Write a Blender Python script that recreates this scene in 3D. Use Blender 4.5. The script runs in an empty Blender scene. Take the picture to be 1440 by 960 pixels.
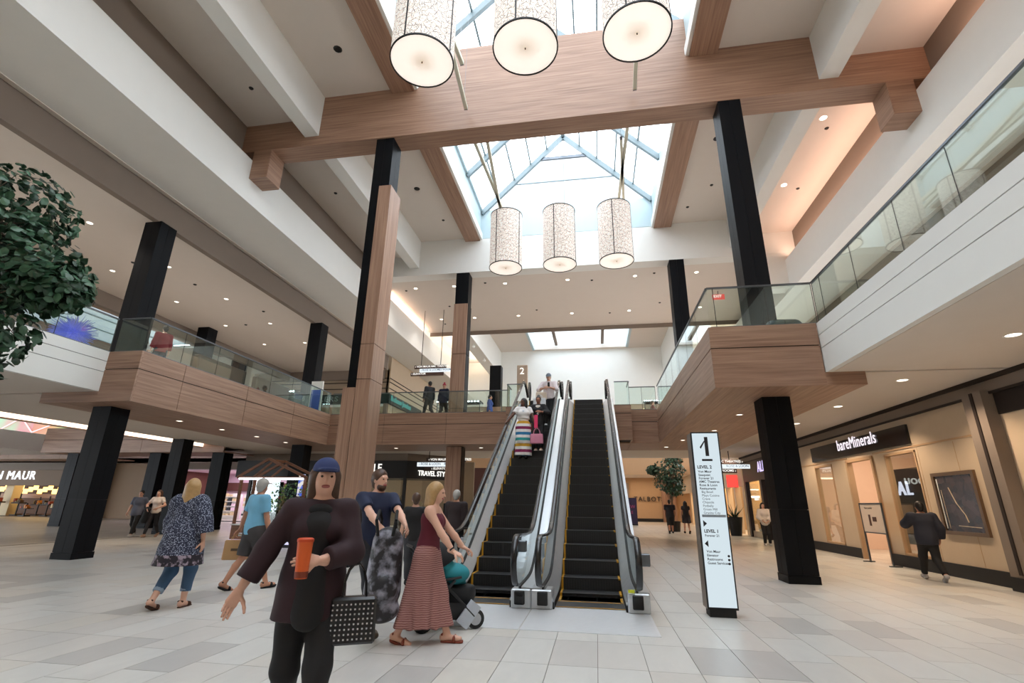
import bpy, bmesh, math, random
import numpy as np
from mathutils import Vector, Matrix
random.seed(7)
C = bpy.context.scene.collection
PI = math.pi
# ---------------------------------------------------------------- camera, sky, exposure
F_PX, YAW, PIT, ROL, EYE = 689.811, .166399, .319947, .01402, 1.45
cy_, sy_, cp_, sp_ = math.cos(YAW), math.sin(YAW), math.cos(PIT), math.sin(PIT)
fwd = Vector((-sy_*cp_, cy_*cp_, sp_)); rt = Vector((cy_, sy_, 0)); up = rt.cross(fwd)
r2 = math.cos(ROL)*rt + math.sin(ROL)*up; u2 = -math.sin(ROL)*rt + math.cos(ROL)*up
cam = bpy.data.cameras.new('camera'); cam.sensor_width = 36; cam.lens = F_PX/1440*36; cam.clip_end = 300
co = bpy.data.objects.new('camera', cam); C.objects.link(co)
m3 = Matrix((r2, u2, -fwd)).transposed(); co.matrix_world = m3.to_4x4(); co.location = (0, 0, EYE)
sc = bpy.context.scene; sc.camera = co
sc.view_settings.view_transform = 'Standard'; sc.view_settings.look = 'None'
sc.view_settings.gamma = 1; sc.view_settings.use_curve_mapping = False
sc.view_settings.exposure = 0.06
w = bpy.data.worlds.new('sky'); sc.world = w; w.use_nodes = True
bg = w.node_tree.nodes['Background']; bg.inputs[0].default_value = (.87, .935, 1, 1); bg.inputs[1].default_value = 6.6
sc.cycles.max_bounces = 10; sc.cycles.diffuse_bounces = 8; sc.cycles.glossy_bounces = 3
sc.cycles.transparent_max_bounces = 16; sc.cycles.caustics_reflective = False; sc.cycles.caustics_refractive = False
sc.cycles.sample_clamp_indirect = 4
def px(x, y, z):
    d = Vector((x, y, z-EYE)); a, b, c = d.dot(r2), -d.dot(u2), d.dot(fwd)
    return (720+F_PX*a/c, 480+F_PX*b/c, c) if c > .05 else None
# ---------------------------------------------------------------- materials
def srgb(r, g, b):
    f = lambda c: (c/255/12.92 if c <= 10 else ((c/255+.055)/1.055)**2.4)
    return (f(r), f(g), f(b), 1)
def new_mat(name):
    m = bpy.data.materials.new(name); m.use_nodes = True
    return m, m.node_tree, m.node_tree.nodes['Principled BSDF']
def N(nt, t, **kw):
    n = nt.nodes.new(t)
    for k, v in kw.items():
        if k.startswith('i_'):
            n.inputs[int(k[2:]) if k[2:].isdigit() else k[2:]].default_value = v
        else: setattr(n, k, v)
    return n
def mix_col(nt, fac, a, b, blend='MIX'):
    n = nt.nodes.new('ShaderNodeMix'); n.data_type = 'RGBA'; n.blend_type = blend
    for s, v in ((n.inputs[0], fac), (n.inputs[6], a), (n.inputs[7], b)):
        if hasattr(v, 'links'): nt.links.new(v, s)
        else: s.default_value = v
    return n.outputs[2]
def plain(name, col, rough=.6, metal=0, var=.04, scale=3.0, spec=.5):
    m, nt, b = new_mat(name)
    b.inputs['Roughness'].default_value = rough; b.inputs['Metallic'].default_value = metal
    b.inputs['Specular IOR Level'].default_value = spec
    tc = N(nt, 'ShaderNodeTexCoord'); no = N(nt, 'ShaderNodeTexNoise', i_Scale=scale, i_Detail=4.0)
    nt.links.new(tc.outputs['Object'], no.inputs['Vector'])
    lo = tuple(c*(1-var) for c in col[:3])+(1,); hi = tuple(min(1, c*(1+var)) for c in col[:3])+(1,)
    nt.links.new(mix_col(nt, no.outputs['Fac'], lo, hi), b.inputs['Base Color'])
    return m
def wood(name, axis, c0, c1, rough=.45, sc_=1.0):
    m, nt, b = new_mat(name); b.inputs['Roughness'].default_value = rough
    tc = N(nt, 'ShaderNodeTexCoord'); mp = N(nt, 'ShaderNodeMapping')
    s = [16*sc_]*3; s[axis] = .5*sc_; mp.inputs['Scale'].default_value = s
    nt.links.new(tc.outputs['Object'], mp.inputs['Vector'])
    n1 = N(nt, 'ShaderNodeTexNoise', i_Scale=1.0, i_Detail=5.0, i_Roughness=.6, i_Distortion=.4)
    nt.links.new(mp.outputs[0], n1.inputs['Vector'])
    rp = N(nt, 'ShaderNodeValToRGB'); rp.color_ramp.elements[0].position = .3; rp.color_ramp.elements[1].position = .7
    rp.color_ramp.elements[0].color = c0; rp.color_ramp.elements[1].color = c1
    nt.links.new(n1.outputs['Fac'], rp.inputs[0]); nt.links.new(rp.outputs[0], b.inputs['Base Color'])
    return m
def emit(name, col, strength):
    m, nt, b = new_mat(name); nt.nodes.remove(b)
    e = N(nt, 'ShaderNodeEmission'); e.inputs[0].default_value = col; e.inputs[1].default_value = strength
    nt.links.new(e.outputs[0], nt.nodes['Material Output'].inputs[0]); return m
def glassy(name, tint, gloss=.08, rough=.0, white=0.0, wcol=.95):
    m, nt, b = new_mat(name); nt.nodes.remove(b)
    t = N(nt, 'ShaderNodeBsdfTransparent'); t.inputs[0].default_value = tint
    g = N(nt, 'ShaderNodeBsdfGlossy'); g.inputs['Roughness'].default_value = rough
    g.inputs['Color'].default_value = (.9, .95, .95, 1)
    lw = N(nt, 'ShaderNodeFresnel'); ge = N(nt, 'ShaderNodeNewGeometry'); ir = N(nt, 'ShaderNodeMapRange'); nt.links.new(ge.outputs['Backfacing'], ir.inputs[0])
    ir.inputs[3].default_value = 1.45; ir.inputs[4].default_value = 1/1.45; nt.links.new(ir.outputs[0], lw.inputs['IOR'])
    mr = N(nt, 'ShaderNodeMath', operation='MULTIPLY_ADD'); nt.links.new(lw.outputs[0], mr.inputs[0])
    mr.inputs[1].default_value = 1.5; mr.inputs[2].default_value = gloss; mr.use_clamp = True
    mx = N(nt, 'ShaderNodeMixShader'); nt.links.new(mr.outputs[0], mx.inputs[0])
    nt.links.new(t.outputs[0], mx.inputs[1]); nt.links.new(g.outputs[0], mx.inputs[2]); out = mx.outputs[0]
    if white:
        tr = N(nt, 'ShaderNodeBsdfTranslucent'); tr.inputs[0].default_value = (wcol, wcol*1.02, wcol*1.03, 1)
        m2 = N(nt, 'ShaderNodeMixShader'); m2.inputs[0].default_value = white
        nt.links.new(out, m2.inputs[1]); nt.links.new(tr.outputs[0], m2.inputs[2]); out = m2.outputs[0]
    nt.links.new(out, nt.nodes['Material Output'].inputs[0]); return m
M = {}
W0, W1 = srgb(130, 98, 80), srgb(170, 136, 114)
for i, a in enumerate('xyz'): M['wood_'+a] = wood('oak_laminate_'+a, i, W0, W1)
M['white'] = plain('white_paint', srgb(226, 226, 222), .75, var=.02)
M['ceil'] = plain('warm_white_ceiling', srgb(214, 205, 196), .85, var=.02)
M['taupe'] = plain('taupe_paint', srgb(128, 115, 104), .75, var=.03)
M['beige'] = plain('beige_stone', srgb(196, 176, 150), .6, var=.05)
M['tan'] = plain('tan_wall', srgb(182, 150, 116), .7, var=.04)
M['black'] = plain('black_column_metal', srgb(11, 13, 17), .5, var=.15, spec=.14)
M['blackm'] = plain('matt_black', srgb(16, 16, 18), .6, var=.1)
M['joint'] = plain('dark_joint', srgb(35, 24, 18), .8)
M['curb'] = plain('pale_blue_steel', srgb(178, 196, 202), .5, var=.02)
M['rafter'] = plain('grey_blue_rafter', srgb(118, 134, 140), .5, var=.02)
M['steel'] = plain('brushed_steel', srgb(196, 200, 204), .38, metal=.7, var=.06, scale=20)
M['dsteel'] = plain('dark_steel', srgb(105, 110, 116), .35, metal=1, var=.08)
M['rubber'] = plain('handrail_rubber', srgb(24, 26, 30), .25, var=.1)
M['step'] = plain('escalator_step_black', srgb(24, 24, 26), .5, var=.2, scale=12)
M['yellow'] = plain('safety_yellow', srgb(190, 140, 30), .5)
M['glass'] = glassy('rail_glass', (.88, .95, .93, 1), .01)
M['glass_store'] = glassy('store_glass', (.93, .96, .95, 1), .05)
M['glass_sky'] = glassy('skylight_glass', (.97, .98, 1, 1), .04, .1, .25)
M['glass_frost'] = glassy('frosted_gable_glass', (.22, .235, .24, 1), .0, .3, .5, .42)
M['grout'] = plain('grout', srgb(120, 115, 108), .8)
def brick_mat(name, c1, c2, mort, w_, h_):
    m, nt, b = new_mat(name); b.inputs['Roughness'].default_value = .3
    tc = N(nt, 'ShaderNodeTexCoord'); mp = N(nt, 'ShaderNodeMapping'); mp.inputs['Rotation'].default_value = (0, 0, PI/2)
    nt.links.new(tc.outputs['Object'], mp.inputs[0])
    br = N(nt, 'ShaderNodeTexBrick'); nt.links.new(mp.outputs[0], br.inputs['Vector'])
    br.inputs['Color1'].default_value = c1; br.inputs['Color2'].default_value = c2; br.inputs['Mortar'].default_value = mort
    br.inputs['Scale'].default_value = 1; br.inputs['Mortar Size'].default_value = .008
    br.inputs['Brick Width'].default_value = w_; br.inputs['Row Height'].default_value = h_
    nt.links.new(br.outputs['Color'], b.inputs['Base Color']); return m
M['floorfar'] = brick_mat('stone_floor_far', srgb(205, 200, 191), srgb(186, 181, 172), srgb(140, 134, 126), .93, .467)
def tile_mat(name, col):
    m, nt, b = new_mat(name); b.inputs['Roughness'].default_value = .3
    tc = N(nt, 'ShaderNodeTexCoord'); mp = N(nt, 'ShaderNodeMapping'); mp.inputs['Scale'].default_value = (2.2, .8, 1)
    oi = N(nt, 'ShaderNodeObjectInfo'); ad = N(nt, 'ShaderNodeVectorMath', operation='MULTIPLY_ADD')
    nt.links.new(oi.outputs['Random'], ad.inputs[0]); ad.inputs[1].default_value = (37, 19, 5)
    nt.links.new(tc.outputs['Object'], ad.inputs[2]); nt.links.new(ad.outputs[0], mp.inputs[0])
    no = N(nt, 'ShaderNodeTexNoise', i_Scale=1.6, i_Detail=7.0, i_Roughness=.6, i_Distortion=1.4)
    nt.links.new(mp.outputs[0], no.inputs['Vector'])
    lo = tuple(c*.84 for c in col[:3])+(1,); hi = tuple(min(1, c*1.12) for c in col[:3])+(1,)
    nt.links.new(mix_col(nt, no.outputs['Fac'], lo, hi), b.inputs['Base Color'])
    mr = N(nt, 'ShaderNodeMapRange'); nt.links.new(no.outputs['Fac'], mr.inputs[0])
    mr.inputs[3].default_value = .24; mr.inputs[4].default_value = .42; nt.links.new(mr.outputs[0], b.inputs['Roughness'])
    return m
TILE_M = [tile_mat('stone_tile_%d' % i, c) for i, c in enumerate((srgb(205, 205, 201), srgb(202, 200, 195), srgb(196, 194, 190), srgb(204, 201, 194), srgb(182, 181, 178)))]
# ---------------------------------------------------------------- builders
def link(name, me, mat=None, parent=None, smooth=False):
    o = bpy.data.objects.new(name, me)
    if mat is not None:
        for q in (mat if isinstance(mat, (list, tuple)) else [mat]): me.materials.append(q)
    C.objects.link(o)
    if parent is not None: o.parent = parent
    if smooth:
        me.polygons.foreach_set('use_smooth', [True]*len(me.polygons))
    return o
def wloc(p):
    v = Vector((0, 0, 0))
    while p is not None: v += p.location; p = p.parent
    return v
class MB:
    """collects shapes, built as one mesh object; coordinates are world ones unless local=True"""
    def __init__(s): s.v = []; s.f = []; s.mi = []; s.cur = 0
    def quad(s, *pts):
        n = len(s.v); s.v += [tuple(p) for p in pts]; s.f.append(tuple(range(n, n+len(pts)))); s.mi.append(s.cur); return s
    def box(s, x0, x1, y0, y1, z0, z1):
        x0, x1 = min(x0, x1), max(x0, x1); y0, y1 = min(y0, y1), max(y0, y1); z0, z1 = min(z0, z1), max(z0, z1)
        n = len(s.v); s.v += [(x, y, z) for z in (z0, z1) for y in (y0, y1) for x in (x0, x1)]
        for f in ((0, 2, 3, 1), (4, 5, 7, 6), (0, 1, 5, 4), (2, 6, 7, 3), (0, 4, 6, 2), (1, 3, 7, 5)):
            s.f.append(tuple(n+i for i in f)); s.mi.append(s.cur)
        return s
    def prism(s, poly, axis, a0, a1):
        """extrude a 2D polygon (in the two other axes, in order) along axis"""
        def P(u, v, a): return {0: (a, u, v), 1: (u, a, v), 2: (u, v, a)}[axis]
        n = len(s.v); k = len(poly)
        s.v += [P(u, v, a0) for u, v in poly]+[P(u, v, a1) for u, v in poly]
        s.f.append(tuple(range(n, n+k))[::-1]); s.f.append(tuple(range(n+k, n+2*k))); s.mi += [s.cur]*2
        for i in range(k):
            j = (i+1) % k; s.f.append((n+i, n+j, n+k+j, n+k+i)); s.mi.append(s.cur)
        return s
    def bar(s, a, b, r, n=8, r2_=None, cap=True, sq=None):
        a, b = Vector(a), Vector(b); d = (b-a).normalized()
        h = Vector((0, 0, 1)) if abs(d.z) < .9 else Vector((0, 1, 0))
        e1 = d.cross(h).normalized(); e2 = e1.cross(d); r2_ = r if r2_ is None else r2_
        m = len(s.v)
        if sq:  # rectangular section (w, h)
            offs = [(-1, -1), (1, -1), (1, 1), (-1, 1)]; n = 4
            for p in (a, b): s.v += [tuple(p+e1*(sq[0]/2*o[0])+e2*(sq[1]/2*o[1])) for o in offs]
        else:
            for p, rr in ((a, r), (b, r2_)): s.v += [tuple(p+(e1*math.cos(t)+e2*math.sin(t))*rr) for t in [2*PI*i/n for i in range(n)]]
        for i in range(n):
            j = (i+1) % n; s.f.append((m+i, m+j, m+n+j, m+n+i)); s.mi.append(s.cur)
        if cap: s.f.append(tuple(range(m, m+n))[::-1]); s.f.append(tuple(range(m+n, m+2*n))); s.mi += [s.cur]*2
        return s
    def sweep(s, path, sec, closed=False):
        """sweep the 2D section (side, up) along a path lying in a plane x=const"""
        m = len(s.v); k = len(sec); P = [Vector(p) for p in path]
        for i, p in enumerate(P):
            t = (P[min(i+1, len(P)-1)]-P[max(i-1, 0)]).normalized(); nrm = Vector((0, -t.z, t.y))
            s.v += [tuple(p+Vector((u, 0, 0))+nrm*v) for u, v in sec]
        for i in range(len(P)-1):
            for j in range(k):
                l = (j+1) % k; s.f.append((m+i*k+j, m+i*k+l, m+(i+1)*k+l, m+(i+1)*k+j)); s.mi.append(s.cur)
        s.f.append(tuple(range(m, m+k))[::-1]); s.f.append(tuple(range(m+(len(P)-1)*k, m+len(P)*k))); s.mi += [s.cur]*2
        return s
    def lathe(s, prof, c=(0, 0, 0), n=24, sx=1, sy=1):
        m = len(s.v); k = len(prof)
        for i in range(n):
            t = 2*PI*i/n
            s.v += [(c[0]+r*math.cos(t)*sx, c[1]+r*math.sin(t)*sy, c[2]+z) for r, z in prof]
        for i in range(n):
            j = (i+1) % n
            for q in range(k-1):
                s.f.append((m+i*k+q, m+j*k+q, m+j*k+q+1, m+i*k+q+1)); s.mi.append(s.cur)
        return s
    def mesh(s, name='m', off=(0, 0, 0)):
        me = bpy.data.meshes.new(name); o = Vector(off)
        me.from_pydata([tuple(Vector(v)-o) for v in s.v], [], s.f); me.update(); return me
    def build(s, name, mat, parent=None, local=False, smooth=False, bevel=0, fix=False):
        me = s.mesh(name, (0, 0, 0) if local or parent is None else wloc(parent))
        if fix or bevel:
            bm = bmesh.new(); bm.from_mesh(me); bmesh.ops.remove_doubles(bm, verts=bm.verts, dist=1e-5)
            bmesh.ops.recalc_face_normals(bm, faces=bm.faces)
            if bevel: bmesh.ops.bevel(bm, geom=[e for e in bm.edges if e.calc_face_angle(0) > .5], offset=bevel, segments=1, affect='EDGES')
            bm.to_mesh(me); bm.free()
        o = link(name, me, mat, parent, smooth)
        if isinstance(mat, (list, tuple)) and len(s.mi) == len(me.polygons): me.polygons.foreach_set('material_index', s.mi)
        return o
def tag(o, label=None, cat=None, group=None, kind=None):
    if label: o['label'] = label
    if cat: o['category'] = cat
    if group: o['group'] = group
    if kind: o['kind'] = kind
    return o
def thing(name, label, cat, loc=(0, 0, 0), rz=0, group=None):
    o = bpy.data.objects.new(name, None); C.objects.link(o); o.location = loc; o.rotation_euler = (0, 0, rz)
    o.empty_display_size = .1
    return tag(o, label, cat, group)
def struct(name, mb, mat, parent=None, **k):
    o = mb.build(name, mat, parent, **k)
    if parent is None: o['kind'] = 'structure'
    return o
def sroot(name, loc=(0, 0, 0)):
    o = bpy.data.objects.new(name, None); C.objects.link(o); o.location = loc; o['kind'] = 'structure'; o.empty_display_size = .1
    return o
def copy_tree(o, parent=None, label=None, group=None):
    c = o.copy(); C.objects.link(c)
    if parent is not None: c.parent = parent
    if label: c['label'] = label
    if group: c['group'] = group
    for ch in list(o.children): copy_tree(ch, c)
    return c
def text(name, body, size, mat, parent, loc, rot, extrude=.004, bold=0, align='LEFT', valign='BOTTOM', sx=1, space=1):
    cu = bpy.data.curves.new(name, 'FONT'); cu.body = body; cu.size = size; cu.extrude = extrude; cu.offset = bold
    cu.align_x = align; cu.align_y = valign; cu.space_character = space; cu.resolution_u = 3
    cu.materials.append(mat)
    tmp = bpy.data.objects.new(name, cu); C.objects.link(tmp)
    me = bpy.data.meshes.new_from_object(tmp); bpy.data.objects.remove(tmp); bpy.data.curves.remove(cu)
    o = bpy.data.objects.new(name, me); C.objects.link(o); o.parent = parent
    o.location = loc; o.rotation_euler = rot; o.scale = (sx, 1, 1)
    return o
FRONT = (PI/2, 0, 0)                       # text that faces -y
SIDE_R = (PI/2, 0, -PI/2)                  # text on a wall at +x, facing -x
SIDE_L = (PI/2, 0, PI/2)                   # text that faces +x
def area(name, loc, rot, sx, sy, power, col=(1, 1, 1)):
    l = bpy.data.lights.new(name, 'AREA'); l.shape = 'RECTANGLE'; l.size = sx; l.size_y = sy; l.energy = power; l.color = col
    o = bpy.data.objects.new(name, l); C.objects.link(o); o.location = loc; o.rotation_euler = rot; return o
# ================================================================ SETTING
XL, XR = -11.64, 2.55           # balcony fascias (left, right)
ZS, ZC, ZT, ZF, ZR = 3.82, 4.09, 5.16, 5.10, 6.13   # wood soffit, lower ceiling, fascia top, upper floor, rail top
Y0, Y1, YB = 10.6, 20.35, 23.1  # near balcony ends, bridge front, bridge back
BEAMY = 11.64
# ---- floor with individual tiles
floor = sroot('floor')
TX0, TX1, TY0, TY1, TW, TL = -18.5, 8.1, 2.0, 20.0, .467, .93
fb = MB().box(TX0, TX1, TY0, TY1, -.2, -.01); fb.build('floor_bed', M['grout'], floor)
ff = MB()
for b_ in ((-62, TX0, -9, 64), (TX0, TX1, TY1, 64), (TX0, 24, -9, TY0), (TX1, 24, TY0, 64)):
    ff.box(b_[0], b_[1], b_[2], b_[3], -.2, 0)
ff.build('stone_paving', M['floorfar'], floor)
tiles = []
rnd = random.Random(3)
x = -.98-TW*int((.98*-1-TX0)/TW)
ncol = int((TX1-x)/TW)
PLATE = (-3.05, .69, 6.7, 8.2)
for i in range(ncol+1):
    xa = x+i*TW; xb = min(xa+TW, TX1)
    if xb-xa < .05: continue
    y = TY0+rnd.choice((0, .31, .62, -.31))*1.0
    if y > TY0: tiles.append((xa, xb, TY0, y))
    while y < TY1-.02:
        ya, y2 = max(y, TY0), min(y+TL, TY1); tiles.append((xa, xb, ya, y2)); y += TL
def tile_area(t):
    P = [px(a, b, 0) for a, b in ((t[0], t[2]), (t[1], t[2]), (t[1], t[3]), (t[0], t[3]))]
    if any(p is None for p in P): return 0
    cx, cy = sum(p[0] for p in P)/4, sum(p[1] for p in P)/4
    if not (-30 < cx < 1470 and 500 < cy < 975): return 0
    if PLATE[0] < t[0] and t[1] < PLATE[1]+.02 and PLATE[2] < t[2] and t[3] < 20: return 0
    return abs(sum(P[i][0]*P[(i+1) % 4][1]-P[(i+1) % 4][0]*P[i][1] for i in range(4)))/2
tiles.sort(key=tile_area, reverse=True)
g_ = .003
def tile_bm(mb, a, b, c, d):
    mb.box(a+g_, b-g_, c+g_, d-g_, -.012, 0)
shared = {}
for t in tiles[:296]:
    k = (round(t[1]-t[0], 3), round(t[3]-t[2], 3), rnd.randrange(5) if rnd.random() > .35 else rnd.randrange(2))
    if k not in shared:
        mb = MB(); tile_bm(mb, 0, k[0], 0, k[1]); me = mb.mesh('tile'); me.materials.append(TILE_M[k[2]]); shared[k] = me
    o = link('tile', shared[k], None, floor); o.location = (t[0], t[2], 0)
mb = MB()
for t in tiles[296:]:
    mb.cur = rnd.randrange(5) if rnd.random() > .35 else rnd.randrange(2); tile_bm(mb, *t)
o = mb.build('smaller_tiles', TILE_M, floor); o['kind'] = 'stuff'
# ---- upper floor slabs
mb = MB()
mb.box(-19.0, -12.78, -9, Y0, ZC, ZF); mb.box(-19.0, XL-.1, Y0+.1, Y1, ZC, ZF)
mb.box(-19.0, 9.6, Y1+.1, 29.8, ZC, ZF); mb.box(4.86, 9.6, -9, Y0, ZC, ZF); mb.box(9.6, 20, -9, 62, ZC, ZF); mb.box(XR+.1, 9.6, Y0+.1, Y1+.1, ZC, ZF)
mb.box(-19.0, 9.6, 47, 62, ZC, ZF); mb.box(-62, -33, 20, 62, ZC, ZF); mb.box(-33, -19.0, 29.8, 62, ZC, ZF)
struct('floor_upper', mb, M['ceil'])
# light parapets (near the camera) with two thin reveals each
def parapet(nm, xf, y0, y1, side):
    r = sroot(nm, (xf, y0, 0))
    for z0, z1 in ((ZC, 4.60), (4.615, 4.885), (4.90, ZT)):
        MB().box(xf, xf-side*.12, y0, y1, z0, z1).build('parapet_band', M['white'], r)
    MB().box(xf-side*.03, xf-side*.1, y0, y1, 4.5, 5.0).build('reveal', M['joint'], r)
parapet('trim_1', 4.73, -9, Y0+.02, -1)
parapet('trim_2', -12.65, -9, Y0+.02, 1)
# ---- wood fascias with separate panels
def fascia(nm, axis, fixed, a0, a1, side, cuts, z0=ZS, z1=ZT, zm=4.675, th=.06):
    """axis 'x': runs along x at y=fixed facing -y; axis 'y': runs along y at x=fixed, facing side"""
    r = sroot(nm, (a0, fixed, z0) if axis == 'x' else (fixed, a0, z0))
    g = .009; ed = [a0]+list(cuts)+[a1]
    for i in range(len(ed)-1):
        p, q = ed[i]+(g if i else 0), ed[i+1]-(g if i < len(ed)-2 else 0)
        for za, zb in ((z0, zm-.012), (zm+.012, z1)):
            m = MB()
            if axis == 'x': m.box(p, q, fixed, fixed+th, za, zb)
            else: m.box(fixed, fixed-side*th, p, q, za, zb)
            m.build('fascia_panel', M['wood_'+axis], r)
    m = MB()
    if axis == 'x': m.box(a0+.01, a1-.01, fixed+.02, fixed+th+.02, z0+.02, z1-.02)
    else: m.box(fixed-side*.02, fixed-side*(th+.02), a0+.01, a1-.01, z0+.02, z1-.02)
    m.build('backing', M['joint'], r); return r
fascia('trim_3', 'y', XL, Y0+.062, Y1, 1, (12.08, 14.81, 17.58))
fascia('trim_4', 'x', Y1, XL, -3.45, -1, (-9.07, -6.24))
fascia('trim_5', 'x', Y1, 1.46, XR, -1, ())
fascia('trim_6', 'y', XR, Y0+.062, Y1, -1, (14.4, 17.6))
fascia('trim_7', 'x', Y0, XR, 4.71, -1, ())
fascia('trim_8', 'x', Y0, -12.66, XL, -1, ())
# landing box that carries the escalator heads
fascia('trim_9', 'x', 19.3, .78, 1.46, -1, (), zm=4.85)
fascia('trim_10', 'y', 1.46, 19.362, Y1, 1, (), zm=4.85)
fascia('trim_11', 'x', 19.3, -3.45, -2.62, -1, (), zm=4.85)
fascia('trim_12', 'y', -3.45, 19.362, Y1, -1, (), zm=4.85)
struct('floor_landing', MB().box(-3.4, 1.42, 19.36, Y1+.1, 3.86, ZF).box(-2.62, .78, 18.75, 19.4, 4.5, ZF), M['joint'])
# wood soffits, built of panels
def soffit(nm, rects, axis):
    r = sroot(nm)
    for (a, b, c, d) in rects: MB().box(a+.006, b-.006, c+.006, d-.006, ZS-.002, ZS+.05).build('soffit_panel', M['wood_'+axis], r)
    return r
ws = []
for (a, b) in ((Y0, 13.0), (13.0, 15.45), (15.45, 17.9), (17.9, Y1)): ws.append((-14.4, XL, a, b))
soffit('trim_13', ws, 'y')
ws = []
for (a, b) in ((Y0, 13.0), (13.0, 15.45), (15.45, 17.9), (17.9, Y1)): ws.append((XR, 5.45, a, b))
soffit('trim_14', ws, 'y')
soffit('trim_15', [(a, b, Y1, YB) for a, b in ((-14.4, -11.64), (-11.64, -9.07), (-9.07, -6.24), (-6.24, -3.4), (-3.4, -.94), (-.94, 1.46), (1.46, 3.5), (3.5, 5.45))], 'x')
struct('trim_16', MB().box(-14.4, -12.66, Y0, Y0+.06, ZS, ZC-.001).box(-14.4, -14.34, Y0+.06, YB-.06, ZS, ZC).box(4.71, 5.45, Y0, Y0+.06, ZS, ZC).box(5.39, 5.45, Y0+.06, YB-.06, ZS, ZC).box(-14.4, 5.45, YB-.06, YB, ZS, ZC), M['wood_x'])
# ---- roof: inner ceilings, outer bays, hanging beams, bulkheads
mb = MB()
for y0, y1 in ((-9, 11.7), (12.27, 21.15)):
    mb.box(-8.4, -5.9, y0, y1, 14.08, 14.3); mb.box(3.9, 6.5, y0, y1, 14.08, 14.3)
mb.box(-7.8, -4.83, 29.6, 40.5, 14.1, 14.3); mb.box(3.0, 6.0, 29.6, 40.5, 14.1, 14.3)
mb.box(-4.83, 3.0, 29.6, 35.4, 14.1, 14.3); mb.box(-4.83, 3.0, 40.15, 40.5, 14.1, 14.3)
struct('ceiling', mb, M['ceil'])
mb = MB()
mb.box(-11.1, -8.7, -9, 21.15, 13.25, 13.4); mb.box(6.85, 9.25, -9, 21.15, 13.25, 13.4)
mb.box(-11.0, -7.9, 29.6, 40.5, 13.2, 13.35); mb.box(5.9, 9.2, 29.6, 40.5, 13.2, 13.35)
struct('ceiling_outer', mb, M['ceil'])
struct('ceiling_crossing', MB().box(-10.5, 9.2, 21.75, 29.56, 12.2, 12.4), M['ceil'])
struct('trim_17', MB().box(-10.5, 9.2, 29.56, 29.62, 11.95, 12.3), M['taupe'])
def wbeam(nm, x0, x1, y0, y1, z0, z1): return tag(MB().box(x0, x1, y0, y1, z0, z1).build(nm, M['white']), kind='structure')
for x0, x1 in ((-8.8, -8.32), (6.43, 6.92)):
    wbeam('beam', x0, x1, -9, BEAMY, 12.55, 14.2); wbeam('beam', x0, x1, 12.33, 21.1, 12.6, 14.2)
wbeam('beam', -8.63, -7.75, 29.62, 40.5, 11.95, 14.3); wbeam('beam', 5.8, 6.7, 29.62, 40.5, 11.95, 14.3)
for s, xf, nm in ((1, -10.52, 'wall_left'), (-1, 8.65, 'wall_right')):
    # bulkhead face, top shelf, recessed taupe wall, soffit, drop
    mb = MB().box(xf, xf-s*.12, -9, 40.5, 10.4, 11.85).box(xf-s*.12, xf-s*.5, -9, 40.5, 11.73, 11.85).box(xf-s*.12, xf-s*2.2, -9, 40.5, 10.4, 10.52)
    struct(nm+'_bulkhead', mb, M['white'])
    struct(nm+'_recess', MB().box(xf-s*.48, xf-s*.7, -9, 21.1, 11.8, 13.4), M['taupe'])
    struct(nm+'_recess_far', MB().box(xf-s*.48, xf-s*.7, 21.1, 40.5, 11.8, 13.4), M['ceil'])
    struct('trim_18' if s > 0 else 'trim_19', MB().box(xf-s*2.2, xf-s*2.4, -9, 28.75, 10.43, 10.52).box(xf-s*2.17, xf-s*2.2, -9, 28.75, 10.385, 10.4), M['ceil'])
    struct(nm+'_drop', MB().box(xf-s*2.4, xf-s*2.62, -9, 28.8, 9.55, 10.6), M['taupe'])
    struct('ceiling_gallery', MB().box(xf-s*2.62, xf-s*9.3, -9, 28.8, 9.56, 9.75), M['ceil'])
    struct(nm+'_end', MB().box(xf-s*2.62, xf-s*9.2, 28.8, 28.95, 8.95, 10.4), M['taupe'])
    struct(nm+'_outer_drop', MB().box(xf-s*9.2, xf-s*9.45, -9, 29, 8.95, 9.75), M['taupe'])
    struct('roof', MB().box(xf-s*.4, xf-s*10, -9, 64, 13.6, 13.8), M['ceil'])
struct('wall_far_header', MB().box(-11.1, 9.25, 21.1, 21.75, 12.2, 14.0).box(-11.1, -5.5, 21.1, 21.75, 14.0, 15.5).box(3.45, 9.25, 21.1, 21.75, 14.0, 15.5), M['white'])
struct('wall_far_return', MB().box(7.0, 9.25, 21.12, 21.7, 10.5, 12.2).box(-11.1, -10.4, 21.12, 22.6, 10.9, 12.2), M['white'])
struct('wall_back', MB().box(-11, 9.2, 40.5, 40.8, 9.3, 16.2), M['white'])
struct('wall_back_lower', MB().box(-20, 20, 46.5, 46.8, ZC, 9.5), M['tan'])
struct('ceiling_back', MB().box(-20, 20, 40.6, 46.8, 9.3, 9.5), M['ceil'])
struct('wall_behind', MB().box(-40, 20, -9.4, -9, 0, 22), M['beige'])
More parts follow.
